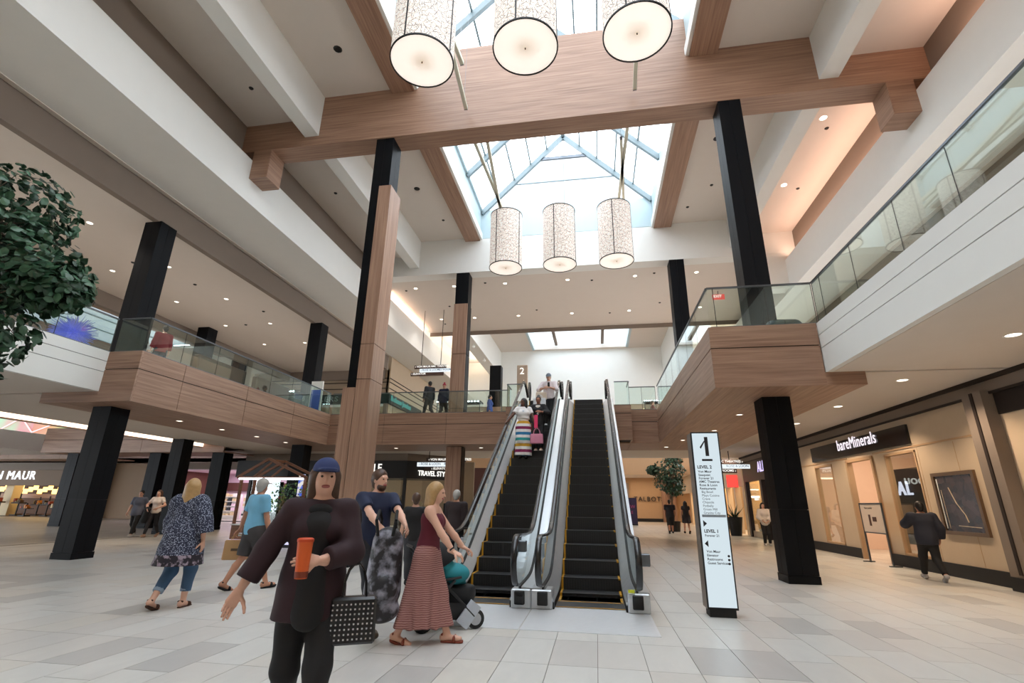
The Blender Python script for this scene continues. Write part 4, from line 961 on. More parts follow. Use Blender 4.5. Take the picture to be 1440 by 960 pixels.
for i, (y0, y1) in enumerate(((30.5, 36), (36.5, 52.2))):
    sx_ = sroot('wall_right_shop', (XW, y0, 0))
    MB().box(XW+.1, XW+.3, y0, y1, 2.6, 4.2).build('fascia', M['beige'], sx_)
    for k in range(4): MB().box(XW+.05, XW+.35, y0+(y1-y0)*k/3-.15, y0+(y1-y0)*k/3+.15, 0, 2.6).build('pier', M['beige'], sx_)
    MB().box(10, 10.1, y0, y1, 0, 4.2).build('back_wall', plain('warm_shop_wall', srgb(210, 170, 120), .7), sx_)
    area('shop_lamp', (9.2, (y0+y1)/2, 3.8), (0, 0, 0), 1.5, 5, 220, (1, .75, .45))
t = thing('shop_sign', 'red glowing square shop sign beyond the dark shop', 'sign', (7.9, 31.5, 2.9)); MB().box(7.6, 8.2, 31.5, 31.6, 2.55, 3.25).build('sign_box', emit('red_sign', (1, .08, .06, 1), 1.2), t)
# far end lettering and purple stand
t = thing('wall_lettering', 'dark raised shop lettering on the tan wall at the end of the hall', 'sign', (5, 51.9, 1.7))
text('lettering', 'TALBOTS', .6, INK, t, (-1.35, 0, .08), FRONT, .03, .004, space=1.2)
t = thing('promo_stand', 'dark purple upright poster stand near the end of the hall', 'sign', (2.6, 42, 0))
MB().box(2.1, 3.15, 41.95, 42.05, .1, 2.05).build('poster_panel', plain('dark_purple', srgb(40, 30, 62), .5), t); MB().box(2.1, 3.15, 41.8, 42.2, 0, .1).build('foot', M['blackm'], t)
text('lettering', 'NEW', .35, plain('pink_print', srgb(170, 60, 110), .6), t, (-.4, -.06, 1.2), FRONT, .002)
text('lettering', 'SALE', .3, plain('pink_print', srgb(170, 60, 110), .6), t, (-.4, -.06, .8), FRONT, .002)
t = thing('display_unit', 'lit display case on the tan wall left of the lettering', 'display', (2.4, 51.5, 2.2))
MB().box(1.0, 3.2, 51.7, 51.95, 2.2, 3.6).build('case', M['taupe'], t); MB().box(1.0, 2.4, 51.6, 51.7, 2.3, 2.5).box(1.0, 2.0, 51.6, 51.7, 3.0, 3.1).build('lamp', emit('case_light', (1, .9, .75, 1), 3), t)
# planter with spiky plant
t = thing('spiky_planter', 'tall black tapered planter with a spiky plant by the dark shop', 'planter', (7.35, 29.8, 0))
MB().lathe([(.001, 0), (.27, 0), (.4, .95), (.36, .95), (.34, .85), (.001, .85)], (7.35, 29.8, 0), 20).build('pot', M['blackm'], t)
GR = [plain('leaf_green_%d' % i, c, .4, var=.15) for i, c in enumerate((srgb(30, 58, 38), srgb(44, 78, 54), srgb(64, 98, 74)))]
for k in range(26):
    a = rnd.uniform(0, 2*PI); e = rnd.uniform(.3, 1.4); L = rnd.uniform(.5, .85); d = Vector((math.cos(a)*math.cos(e), math.sin(a)*math.cos(e), math.sin(e)))
    MB().bar((7.35, 29.8, .85), Vector((7.35, 29.8, .85))+d*L, .035, 4, .004).build('leaf', GR[k % 2], t)
# ---- kiosk with gabled timber frame
k0 = thing('gabled_kiosk', 'small timber kiosk with gabled frame, LED strip and greenery', 'kiosk', (-11.0, 16.2, 0))
KW = wood('kiosk_wood', 0, srgb(92, 56, 38), srgb(134, 88, 60))
xk0, xk1, yk = -12.1, -9.7, 15.8
MB().box(xk0, xk1, yk, yk+.9, .22, .66).build('counter', KW, k0); MB().box(xk0+.06, xk1-.06, yk+.06, yk+.84, 0, .1).build('plinth', M['blackm'], k0)
MB().box(xk0, xk1, yk-.02, yk+.9, .1, .22).build('led_base', emit('violet_led', (.75, .7, 1, 1), 1.0), k0)
MB().box(xk0-.03, xk1+.03, yk-.04, yk+.94, .66, .70).build('countertop', M['white'], k0)
for xx in (xk0, xk1):
    for yy in (yk+.1, yk+.8): MB().box(xx-.04, xx+.04, yy-.04, yy+.04, .7, 2.2).build('post', KW, k0)
for yy in (yk, yk+.9):
    MB().bar((xk0-.1, yy, 2.2), ((xk0+xk1)/2-.2, yy, 2.82), .04, sq=(.08, .08)).bar((xk1+.1, yy, 2.2), ((xk0+xk1)/2-.2, yy, 2.82), .04, sq=(.08, .08)).bar((xk0+.5, yy, 2.2), ((xk0+xk1)/2-.1, yy, 2.7), .03, sq=(.06, .06)).build('gable_rafter', KW, k0)
MB().bar((xk0-.1, yk, 2.2), (xk1+.1, yk, 2.2), .04, sq=(.06, .06)).bar(((xk0+xk1)/2-.2, yk, 2.8), ((xk0+xk1)/2-.2, yk+.9, 2.8), .04, sq=(.06, .06)).build('eave_beam', KW, k0)
MB().box(xk0, xk1, yk-.05, yk-.02, 2.13, 2.19).build('led_strip', emit('cool_led', (.85, .92, 1, 1), 5), k0)
text('lettering', 'Rose & Loon', .22, LW, k0, (-.45, -.43, .30), FRONT, .004, .002)
gm = MB()
for i in range(260):
    c = Vector((rnd.uniform(-11.3, -9.75), 16.5+rnd.uniform(-.1, .1), rnd.uniform(1.1, 2.05))); a = rnd.uniform(0, 6.3); s = rnd.uniform(.03, .06)
    u_ = Vector((math.cos(a), rnd.uniform(-.5, .5), math.sin(a)))*s; v_ = Vector((-math.sin(a), rnd.uniform(-.5, .5), math.cos(a)))*s*.6
    gm.cur = i % 3; gm.quad(c-u_, c-v_, c+u_, c+v_)
o = gm.build('foliage_wall', [GR[2], GR[1], plain('bright_leaf', srgb(120, 160, 60), .5)], k0); o['kind'] = 'stuff'
MB().box(-10.6, -10.05, 16.0, 16.3, .7, 1.6).build('glass_case', M['glass_store'], k0)
bt = thing('water_bottle', 'clear blue water bottle on the kiosk counter', 'bottle', (-9.92, 15.95, .702))
MB().lathe([(.001, 0), (.075, 0), (.08, .05), (.075, .2), (.08, .3), (.03, .38), (.03, .44), (.001, .44)], (-9.92, 15.95, .702), 14).build('bottle_body', glassy('bottle_blue', (.6, .75, .92, 1), .15), bt, smooth=True)
MB().lathe([(.076, .1), (.083, .1), (.083, .24), (.076, .24)], (-9.92, 15.95, .702), 14).build('label_band', plain('bottle_label', srgb(70, 110, 190), .5), bt)
bx = thing('leaflet_box', 'small blue printed box on the kiosk counter', 'box', (-10.15, 15.9, .702)); MB().box(-10.28, -10.0, 15.85, 15.98, .702, .85).build('box_body', plain('blue_print_box', srgb(80, 120, 190), .5), bx)
# lit screen on the black column behind
t = thing('lit_poster', 'small bright screen on the black column behind the woman with the cap', 'screen', (-12.4, 20.15, 2.2))
sm, nt, b = new_mat('screen_picture'); tc = N(nt, 'ShaderNodeTexCoord'); no = N(nt, 'ShaderNodeTexNoise', i_Scale=5.0); nt.links.new(tc.outputs['Object'], no.inputs['Vector'])
rp = N(nt, 'ShaderNodeValToRGB'); nt.links.new(no.outputs['Fac'], rp.inputs[0]); rp.color_ramp.elements[0].position = .4; rp.color_ramp.elements[0].color = srgb(60, 90, 190); rp.color_ramp.elements[1].position = .6; rp.color_ramp.elements[1].color = srgb(240, 235, 225)
nt.links.new(rp.outputs[0], b.inputs['Emission Color']); b.inputs['Emission Strength'].default_value = .7; nt.links.new(rp.outputs[0], b.inputs['Base Color'])
MB().box(-12.58, -12.3, 20.1, 20.16, 1.65, 2.55).build('screen', sm, t); MB().box(-12.6, -12.28, 20.12, 20.19, 1.63, 2.57).build('bezel', M['blackm'], t)
# ---- upper level furniture seen through the glass
t = thing('advert_board', 'white framed blue advert board at the far end of the left balcony', 'sign', (-12.2, 19.9, ZF))
MB().box(-12.5, -11.95, 19.9, 20.0, ZF, 6.6).build('frame', M['white'], t); MB().box(-12.45, -12.0, 19.88, 19.905, ZF+.15, 6.2).build('advert_panel', plain('blue_advert', srgb(80, 110, 200), .5), t)
SPK = emit('sparkle_light', (.85, .93, 1, 1), 6)
for lab, xa, xb, yy, zt in (('small lit jewellery kiosk at the far end of the left balcony', -14.2, -12.65, 19.0, 6.0), ('bright jewellery kiosk beyond the bridge left of the escalators', -9.3, -6.6, 28.2, 7.3), ('small lit kiosk beyond the bridge at right', 2.9, 4.4, 30.5-2, 7.2)):
    t = thing('jewellery_kiosk', lab, 'kiosk', ((xa+xb)/2, yy, ZF))
    MB().box(xa, xb, yy, yy+.8, ZF, ZF+.55).build('counter', M['blackm'], t); MB().box(xa, xb, yy+.02, yy+.78, ZF+.55, zt-.1).build('glass_case', M['glass_store'], t)
    MB().box(xa, xb, yy, yy+.8, zt-.1, zt).build('canopy', M['blackm'], t); MB().box(xa+.02, xa+.06, yy, yy+.04, ZF, zt).box(xb-.06, xb-.02, yy, yy+.04, ZF, zt).build('post', M['dsteel'], t)
    m = MB(); 
    for k in range(14): m.box(xa+(xb-xa)*k/14, xa+(xb-xa)*(k+.55)/14, yy-.03, yy, zt-.08, zt-.02)
    m.build('lamp_strip', SPK, t)
    MB().box((xa+xb)/2-.3, (xa+xb)/2-.1, yy-.02, yy, ZF+.6, zt-.6).build('lit_panel', M['white'], t)
SF = plain('brown_leather', srgb(70, 50, 36), .5)
for lab, ya, yb in (('brown sofa behind the left balcony glass, nearer one', 13.4, 15.7), ('brown bench behind the left balcony glass, farther one', 16.3, 18.4)):
    t = thing('lounge_sofa', lab, 'sofa', (-13, ya, ZF))
    MB().box(-13.5, -12.7, ya, yb, ZF+.15, ZF+.45).build('seat', SF, t, bevel=.04); MB().box(-12.75, -12.5, ya, yb, ZF+.15, ZF+.85).build('backrest', SF, t, bevel=.04)
    for yy in (ya+.1, yb-.1):
        for xx in (-13.4, -12.6): MB().bar((xx, yy, ZF), (xx, yy, ZF+.16), .03).build('leg', M['blackm'], t)
# ---- ceiling fittings
DLM = emit('downlight_glow', (1, .86, .68, 1), 9); GLOW = emit('downlight_dim', (1, .88, .74, 1), 3)
HOLE = plain('dark_hole', srgb(26, 24, 24), .6)
def downlight(x, y, z, label, group, r=.08, mat=None):
    t = thing('recessed_downlight', label, 'downlight', (x, y, z), 0, group)
    MB().lathe([(r, 0), (r+.03, -.006), (r+.03, 0)], (x, y, z), 16).build('trim_ring', M['white'], t)
    MB().lathe([(.0005, -.002), (r, -.002)], (x, y, z), 16).build('lamp_lens', mat or DLM, t)
def spot(x, y, z, power, col=(1, .8, .6), ang=1.5):
    l = bpy.data.lights.new('spot', 'SPOT'); l.energy = power; l.color = col; l.spot_size = ang; l.spot_blend = .6; l.shadow_soft_size = .08
    o = bpy.data.objects.new('downlight_beam', l); C.objects.link(o); o.location = (x, y, z-.03)
for x in (-9.0, -6.9, -4.2, -1.0, 2.3, 5.2):
    for y in (22.6, 27.2): spot(x, y, 12.2, 150, (1, .92, .84), 2.4); downlight(x, y, 12.2, 'warm recessed downlight in the flat ceiling beyond the farther lanterns', 'downlights beyond the lanterns', .085)
for y in (8.2, 11.0, 14, 17, 20, 23):
    for x in (-15.2, -17.6): spot(x, y, 9.56, 130, (1, .93, .86), 2.5); downlight(x, y, 9.56, 'recessed downlight in the left gallery ceiling', 'downlights of the left gallery', .08, GLOW)
for y in (11.8, 13.7, 15.6, 17.5, 19.4): downlight(-13.0, y, ZS-.002, 'recessed downlight in the wood soffit of the left balcony', 'soffit downlights of the left balcony', .08, GLOW)
for y in (8.5, 11.5, 14.5, 17.5, 20.5): downlight(6.6, y, ZC, 'recessed downlight in the lower ceiling before the right shop front', 'downlights along the right shop front', .1, GLOW); spot(6.9, y, ZC, 270, (1, .76, .54), 2.2)
for x, y in ((3.9, 14), (3.9, 17), (3.3, 19.5)): downlight(x, y, ZS-.002, 'recessed downlight in the wood soffit of the right balcony', 'soffit downlights of the right balcony', .07, GLOW)
for x in (-9, -5, -1, 3): downlight(x, 21.8, ZS-.002, 'recessed downlight in the bridge soffit', 'soffit downlights of the bridge', .08, GLOW)
for y in (14.0, 17.5): downlight(7.6, y, 13.25, 'bright downlight in the peach lit bay at upper right', 'downlights in the peach bay', .1)
for x, y in ((-16.5, 14), (-16.5, 18), (-17, 22), (4, 28), (6.5, 26), (6.5, 33), (3, 44), (-6, 27)): spot(x, y, ZC if y < 30 else 4.6, 220)
SPR = 'sprinkler'
def sprinkler(x, y, z, big=0):
    t = thing('ceiling_sprinkler', 'tiny dark sprinkler head on the white ceiling beside the skylight' if z > 13 else ('tiny dark sprinkler head on the flat ceiling beyond the lanterns' if z > 11 else 'tiny dark sprinkler head on the left gallery ceiling'), 'sprinkler', (x, y, z), 0, 'sprinklers near the skylight' if z > 13 else ('sprinklers beyond the lanterns' if z > 11 else 'sprinklers of the left gallery'))
    r = .07+.06*big; MB().lathe([(r, 0), (r*.7, -.03), (.0005, -.03)], (x, y, z), 10).build('head', HOLE, t)
for x, y in ((-7.0, 10.0), (-7.3, 13.6), (-7.0, 16.8), (-6.6, 19.3), (4.9, 9.7), (4.8, 15.5), (5.2, 18.3), (4.5, 19.8), (-7.7, 7.2)): sprinkler(x, y, 14.08, 1 if (x, y) in ((-7.0, 10.0), (-7.0, 16.8), (4.8, 15.5)) else 0)
for x, y in ((-9.8, 10.2), (-9.9, 15.5), (-9.7, 18.5), (7.9, 14.5), (8.2, 17.8)): sprinkler(x, y, 13.25)
for x, y in ((-9.6, 22.8), (-7.9, 25.2), (-5.2, 22.4), (-3.0, 26.4), (0.2, 22.8), (1.2, 27.4), (3.2, 22.4), (3.9, 26.2), (-9.0, 28)): sprinkler(x, y, 12.2)
for x, y in ((-15.0, 10.2), (-16.2, 13.5), (-15.4, 15.5), (-16.5, 20), (-14.5, 18.5)): sprinkler(x, y, 9.56)
for (x, y, z) in ((-5.6, 23.0, 9.9), (-6.8, 26.5, 9.2)):
    pass
for i, (yy, zz) in enumerate(((31.5, 11.95), (35, 11.95), (39, 11.95))):
    t = thing('security_camera', 'small white camera under the white beam left of the far skylight', 'camera', (-8.0, yy, zz), 0, 'cameras under the far white beam')
    MB().bar((-8.0, yy, zz), (-8.0, yy, zz-.15), .03).build('stem', M['white'], t); MB().lathe([(.12, 0), (.12, -.12), (.001, -.2)], (-8.0, yy, zz-.13), 12).build('dome', M['white'], t)
# cove lamps hidden in the recess above the right bulkhead and the left crossing
area('cove_lamp', (8.85, 12.4+4.3, 12.0), (PI, 0, 0), .25, 8.4, 95, (1, .62, .46))
area('cove_lamp', (8.85, 6, 12.0), (PI, 0, 0), .25, 9, 110, (1, .62, .46))
area('cove_lamp', (-10.75, 25.5, 11.95), (PI, 0, 0), .25, 7, 120, (1, .6, .38))
area('cove_lamp', (-9.7, 35, 12.0), (PI, 0, 0), 1.0, 9, 210, (1, .86, .70))
area('cove_lamp', (-2, 43, 9.2), (0, 0, 0), 12, 2, 150, (1, .7, .45))
area('cove_lamp', (7.5, 35, 12.0), (PI, 0, 0), 1.0, 9, 150, (1, .88, .74))
area('hall_end_fill', (1, 49.4, 4.0), (0, 0, 0), 12, 2.5, 260, (1, .80, .6))  # unseen fill light added to brighten the tan end wall, no fitting there
# ---- trees
def tree(name, label, base, trunk_top, crowns, nleaf, nbig, size, pot=None, seed=1, mats=GR):
    R = random.Random(seed); t = thing(name, label, 'tree', base)
    b0 = Vector(base); m = MB()
    tp = Vector(trunk_top); m.bar(b0, b0+(tp-b0)*.6, .09*size*8, 8, .07*size*8); m.bar(b0+(tp-b0)*.6, tp, .07*size*8, 8, .02)
    tips = []
    for (c, r) in crowns:
        for k in range(9):
            d = Vector((R.gauss(0, 1), R.gauss(0, 1), R.gauss(0, 1))).normalized(); e = Vector(c)+Vector((d.x*r[0], d.y*r[1], d.z*r[2]))*.75
            s = b0+(tp-b0)*R.uniform(.55, 1); mid = (s+e)/2+Vector((0, 0, .1)); m.bar(s, mid, .025*size*8, 5, .015*size*8); m.bar(mid, e, .015*size*8, 5, .005)
    m.build('trunk', plain(name+'_bark', srgb(96, 84, 72), .8), t)
    if pot: MB().lathe(pot, base, 20).build('pot', M['blackm'], t)
    L = []
    for i in range(nleaf):
        c, r = crowns[R.randrange(len(crowns))]
        d = Vector((R.gauss(0, 1), R.gauss(0, 1), R.gauss(0, 1))).normalized(); q = R.random()**.28
        p = Vector(c)+Vector((d.x*r[0], d.y*r[1], d.z*r[2]))*q
        n = (d+Vector((R.gauss(0, .6), R.gauss(0, .6), R.gauss(.5, .6)))).normalized()
        L.append((p, n, R.uniform(0, 6.28), size*R.uniform(.7, 1.25), R.randrange(3)))
    def shape(mb, p, n, a, s):
        e1 = n.orthogonal().normalized(); e2 = n.cross(e1); u_ = e1*math.cos(a)+e2*math.sin(a); v_ = n.cross(u_)
        ring = [(-1, 0), (-.6, .62), (.1, .8), (.65, .45), (1.15, 0), (.65, -.45), (.1, -.8), (-.6, -.62)]
        k = len(mb.v); mb.v.append(tuple(p+n*s*.12)); mb.v += [tuple(p+u_*(x*s)+v_*(y*s)) for x, y in ring]
        for i in range(8): mb.f.append((k, k+1+i, k+1+(i+1) % 8)); mb.mi.append(mb.cur)
    if nbig:
        L.sort(key=lambda l: (lambda q: -(l[3]/q[2]) if q and -20 < q[0] < 1450 and -20 < q[1] < 980 else 1)(px(*l[0])))
        proto = []
        for k in range(3):
            mb = MB(); shape(mb, Vector((0, 0, 0)), Vector((0, 0, 1)), 0, 1); me = mb.mesh('leaf'); me.materials.append(mats[k]); proto.append(me)
        for (p, n, a, s, k) in L[:nbig]:
            o = link('leaf', proto[k], None, t); o.location = p-b0; o.scale = (s, s, s)
            o.rotation_mode = 'QUATERNION'; qn = Vector((0, 0, 1)).rotation_difference(n); o.rotation_quaternion = qn
    mb = MB()
    for (p, n, a, s, k) in L[nbig:]: mb.cur = k; shape(mb, p, n, a, s)
    o = mb.build('smaller_leaves', mats, t); o['kind'] = 'stuff'
    return t
tree('broadleaf_tree', 'large leafy indoor tree cut by the left edge of the picture', (-8.6, 4.6, 0), (-8.9, 4.9, 5.6),
     [((-8.65, 5.3, 4.9), (.95, .9, .75)), ((-8.0, 5.3, 4.45), (.85, .7, .5)), ((-8.75, 5.3, 5.75), (.75, .8, .65)), ((-8.6, 5.2, 3.75), (.85, .7, .65)), ((-8.5, 5.2, 2.95), (.4, .4, .5)), ((-7.6, 5.3, 4.3), (.5, .5, .35)), ((-9.6, 5.2, 4.4), (.9, .9, 1.5))], 4300, 296, .066,
     pot=[(.001, 0), (.45, 0), (.55, .7), (.5, .7), (.48, .6), (.001, .6)], seed=5)
tree('ficus_tree', 'round indoor tree in front of the tan wall at the end of the hall', (4.6, 33, 0), (4.6, 33, 2.9),
     [((4.6, 33, 3.6), (1.0, .9, .8)), ((4.45, 33, 3.0), (.9, .8, .8)), ((4.9, 33, 2.6), (.6, .6, .6)), ((4.9, 33, 4.3), (.6, .6, .6)), ((3.6, 33, 3.6), (.4, .4, .3))], 1500, 0, .085, pot=[(.001, 0), (.35, 0), (.42, .6), (.38, .6), (.001, .55)], seed=9)
# ================================================================ PEOPLE
V = lambda *a: np.array(a, float)
def nrm(v): return v/max(1e-9, np.linalg.norm(v))
def cone(a, b, ra, rb, flat=None, clip=(), k=.02, bump=None): return dict(t='c', a=V(*a), b=V(*b), ra=ra, rb=rb, flat=flat, clip=clip, k=k, bump=bump)
def ell(c, r, R=None, clip=(), k=.02): return dict(t='e', c=V(*c), r=V(*r), R=R, clip=clip, k=k, bump=None, flat=None)
def sdf_mesh(prims, h):
    lo = np.min([np.minimum(p['a']-p['ra'], p['b']-p['rb']) if p['t'] == 'c' else p['c']-p['r'].max() for p in prims], 0)-3*h-.01
    hi = np.max([np.maximum(p['a']+p['ra'], p['b']+p['rb']) if p['t'] == 'c' else p['c']+p['r'].max() for p in prims], 0)+3*h+.01
    n = np.ceil((hi-lo)/h).astype(int)+1; INIT = .12
    F = np.full(n, INIT, np.float32)
    ax = [(lo[i]+h*np.arange(n[i])).astype(np.float32) for i in range(3)]
    for p in prims:
        if p['t'] == 'c': m = max(p['ra'], p['rb'])+.07; l, u_ = np.minimum(p['a'], p['b'])-m, np.maximum(p['a'], p['b'])+m
        else: l, u_ = p['c']-p['r'].max()-.07, p['c']+p['r'].max()+.07
        i0 = np.clip(np.floor((l-lo)/h).astype(int), 0, n-1); i1 = np.clip(np.ceil((u_-lo)/h).astype(int)+1, 1, n)
        X, Y, Z = np.meshgrid(*[ax[i][i0[i]:i1[i]] for i in range(3)], indexing='ij')
        if p['t'] == 'c':
            a, b = p['a'], p['b']; ba = b-a; L = max(1e-9, ba@ba); fy = p['flat'] or 1.0
            PX, PY, PZ = X-a[0], Y-a[1], Z-a[2]
            t = np.clip((PX*ba[0]+PY*ba[1]+PZ*ba[2])/L, 0, 1)
            d = np.sqrt((PX-t*ba[0])**2+((PY-t*ba[1])/fy)**2+(PZ-t*ba[2])**2)-(p['ra']+(p['rb']-p['ra'])*t)
            if fy < 1: d = d*(fy*.5+.5)
        else:
            r = p['r']; P = np.stack([X-p['c'][0], Y-p['c'][1], Z-p['c'][2]], -1)
            if p['R'] is not None: P = P@p['R']
            k0 = np.sqrt(((P/r)**2).sum(-1)); k1 = np.sqrt(((P/r**2)**2).sum(-1))+1e-6; d = k0*(k0-1)/k1
        if p['bump'] is not None: d = d+p['bump'](X, Y, Z)
        for nn, pp in p['clip']: d = np.maximum(d, (X-pp[0])*nn[0]+(Y-pp[1])*nn[1]+(Z-pp[2])*nn[2])
        G = F[i0[0]:i1[0], i0[1]:i1[1], i0[2]:i1[2]]; k = p['k']
        q = np.maximum(k-np.abs(G-d), 0)/k
        F[i0[0]:i1[0], i0[1]:i1[1], i0[2]:i1[2]] = np.minimum(G, d)-q*q*k*.25
    return surfnet(F, lo, h)
def surfnet(F, lo, h):
    S = F < 0; n = np.array(F.shape)-1
    acc = np.zeros(tuple(n)+(3,), np.float32); cnt = np.zeros(tuple(n), np.float32)
    for axis in range(3):
        sl0 = [slice(None)]*3; sl1 = [slice(None)]*3; sl0[axis] = slice(0, -1); sl1[axis] = slice(1, None)
        A, B = F[tuple(sl0)], F[tuple(sl1)]; cr = (A < 0) != (B < 0)
        t = np.where(cr, A/np.where(cr, A-B, 1), 0)
        o1, o2 = [i for i in range(3) if i != axis]
        for d1 in (0, 1):
            for d2 in (0, 1):
                s = [slice(None)]*3; s[o1] = slice(d1, d1+n[o1]); s[o2] = slice(d2, d2+n[o2]); c = cr[tuple(s)]; tt = t[tuple(s)]
                cnt += c; acc[..., axis] += np.where(c, tt, 0)
                acc[..., o1] += np.where(c, d1, 0); acc[..., o2] += np.where(c, d2, 0)
    act = cnt > 0; idx = -np.ones(tuple(n), int); ii = np.argwhere(act); idx[act] = np.arange(len(ii))
    verts = (ii+acc[act]/cnt[act][:, None])*h+lo
    faces = []
    for axis in range(3):
        o1, o2 = [(1, 2), (2, 0), (0, 1)][axis]
        sl0 = [slice(1, -1)]*3; sl1 = [slice(1, -1)]*3; sl0[axis] = slice(0, -1); sl1[axis] = slice(1, None)
        A, B = S[tuple(sl0)], S[tuple(sl1)]
        e = np.argwhere(A != B); sign = A[A != B]
        off = np.ones(3, int); off[axis] = 0; e = e+off
        def cell(d1, d2):
            q = e.copy(); q[:, o1] -= d1; q[:, o2] -= d2; return idx[q[:, 0], q[:, 1], q[:, 2]]
        q = np.stack([cell(1, 1), cell(0, 1), cell(0, 0), cell(1, 0)], 1)
        q[~sign] = q[~sign][:, ::-1]; faces.append(q)
    return verts, np.concatenate(faces)
def np_mesh(name, parts):
    vs, fs, o = [], [], 0
    for v, f in parts: vs.append(v); fs.append(f+o); o += len(v)
    v = np.concatenate(vs); f = np.concatenate(fs); me = bpy.data.meshes.new(name)
    me.vertices.add(len(v)); me.vertices.foreach_set('co', v.astype(np.float32).ravel())
    me.loops.add(len(f)*4); me.loops.foreach_set('vertex_index', f.ravel().astype(np.int32))
    me.polygons.add(len(f)); me.polygons.foreach_set('loop_start', np.arange(0, len(f)*4, 4, dtype=np.int32))
    me.polygons.foreach_set('loop_total', np.full(len(f), 4, np.int32)); me.polygons.foreach_set('use_smooth', np.ones(len(f), bool))
    me.update(calc_edges=True); me.validate(); return me
def ik(a, c, l1, l2, pole):
    d = c-a; L = min(np.linalg.norm(d), (l1+l2)*.999); u_ = nrm(d); x = (L*L+l1*l1-l2*l2)/(2*L); hh = math.sqrt(max(0, l1*l1-x*x))
    p = nrm(pole-u_*(pole@u_)); return a+u_*x+p*hh, a+u_*L
def rotm(yaw=0, pitch=0, roll=0):
    return np.array((Matrix.Rotation(yaw, 3, 'Z') @ Matrix.Rotation(pitch, 3, 'X') @ Matrix.Rotation(roll, 3, 'Y')))
def hand_prims(wr, el, d=None, n=None, side=1, curl=.35, spread=.0):
    d = nrm(wr-el) if d is None else nrm(V(*d)); n = V(*n); n = nrm(n-d*(n@d)); s = np.cross(d, n)*side
    P = [cone(wr-d*.05, wr+d*.01, .026, .024, k=.012)]
    kn = [wr+d*a+s*b for a, b in ((.088, .030), (.093, .010), (.088, -.010), (.078, -.028))]
    for i in range(4): P.append(cone(wr+d*.012+s*(.017, .006, -.006, -.016)[i], kn[i], .016, .0125, k=.012))
    for i in range(4):
        L = (.072, .080, .074, .058)[i]; p = kn[i]; th = 0; r = (.0088, .009, .0088, .0078)[i]
        for f, w_, q in ((.45, .8, 1), (.31, 1.1, .93), (.24, .8, .86)):
            th += curl*w_*(1+.08*i); dd = d*math.cos(th)+n*math.sin(th)+s*(spread*(1.5-i)*.1); e = p+nrm(dd)*L*f
            P.append(cone(p, e, r*q, r*q*.93, k=.004)); p = e
    p = wr+d*.025+s*.022; t1 = nrm(d*.55+s*.75+n*.3)
    for f, r in ((.048, .013), (.034, .011), (.027, .0095)):
        e = p+t1*f; P.append(cone(p, e, r, r*.92, k=.008)); p = e; t1 = nrm(t1+d*.25+n*.25*(1+curl)-s*.12)
    return P
def mk(name, prims, h, mat, parent, extra=None):
    parts = [sdf_mesh(prims, h)]
    if extra: parts += [sdf_mesh(q, hh) for q, hh in extra]
    return link(name, np_mesh(name, parts), mat, parent)
SKIN = {'light': plain('skin_light', srgb(214, 168, 146), .5, var=.03), 'tan': plain('skin_tan', srgb(184, 132, 106), .5, var=.03), 'dark': plain('skin_dark', srgb(98, 62, 46), .5, var=.05), 'brown': plain('skin_brown', srgb(150, 102, 78), .5, var=.04)}
HAIR = {'blond': plain('hair_blond', srgb(172, 138, 92), .5, var=.25, scale=30), 'brown': plain('hair_brown', srgb(72, 48, 34), .5, var=.25, scale=30), 'black': plain('hair_black', srgb(20, 17, 16), .45, var=.2), 'grey': plain('hair_grey', srgb(168, 165, 160), .6, var=.1), 'pink': plain('hat_pink', srgb(170, 50, 80), .8)}
EYE_M, LIP = plain('eye_dark', srgb(38, 28, 24), .2), plain('lip', srgb(165, 92, 88), .45)
CL = lambda nm, r, g, b, rough=.8, var=.12, scale=9: plain(nm, srgb(r, g, b), rough, var=var, scale=scale)
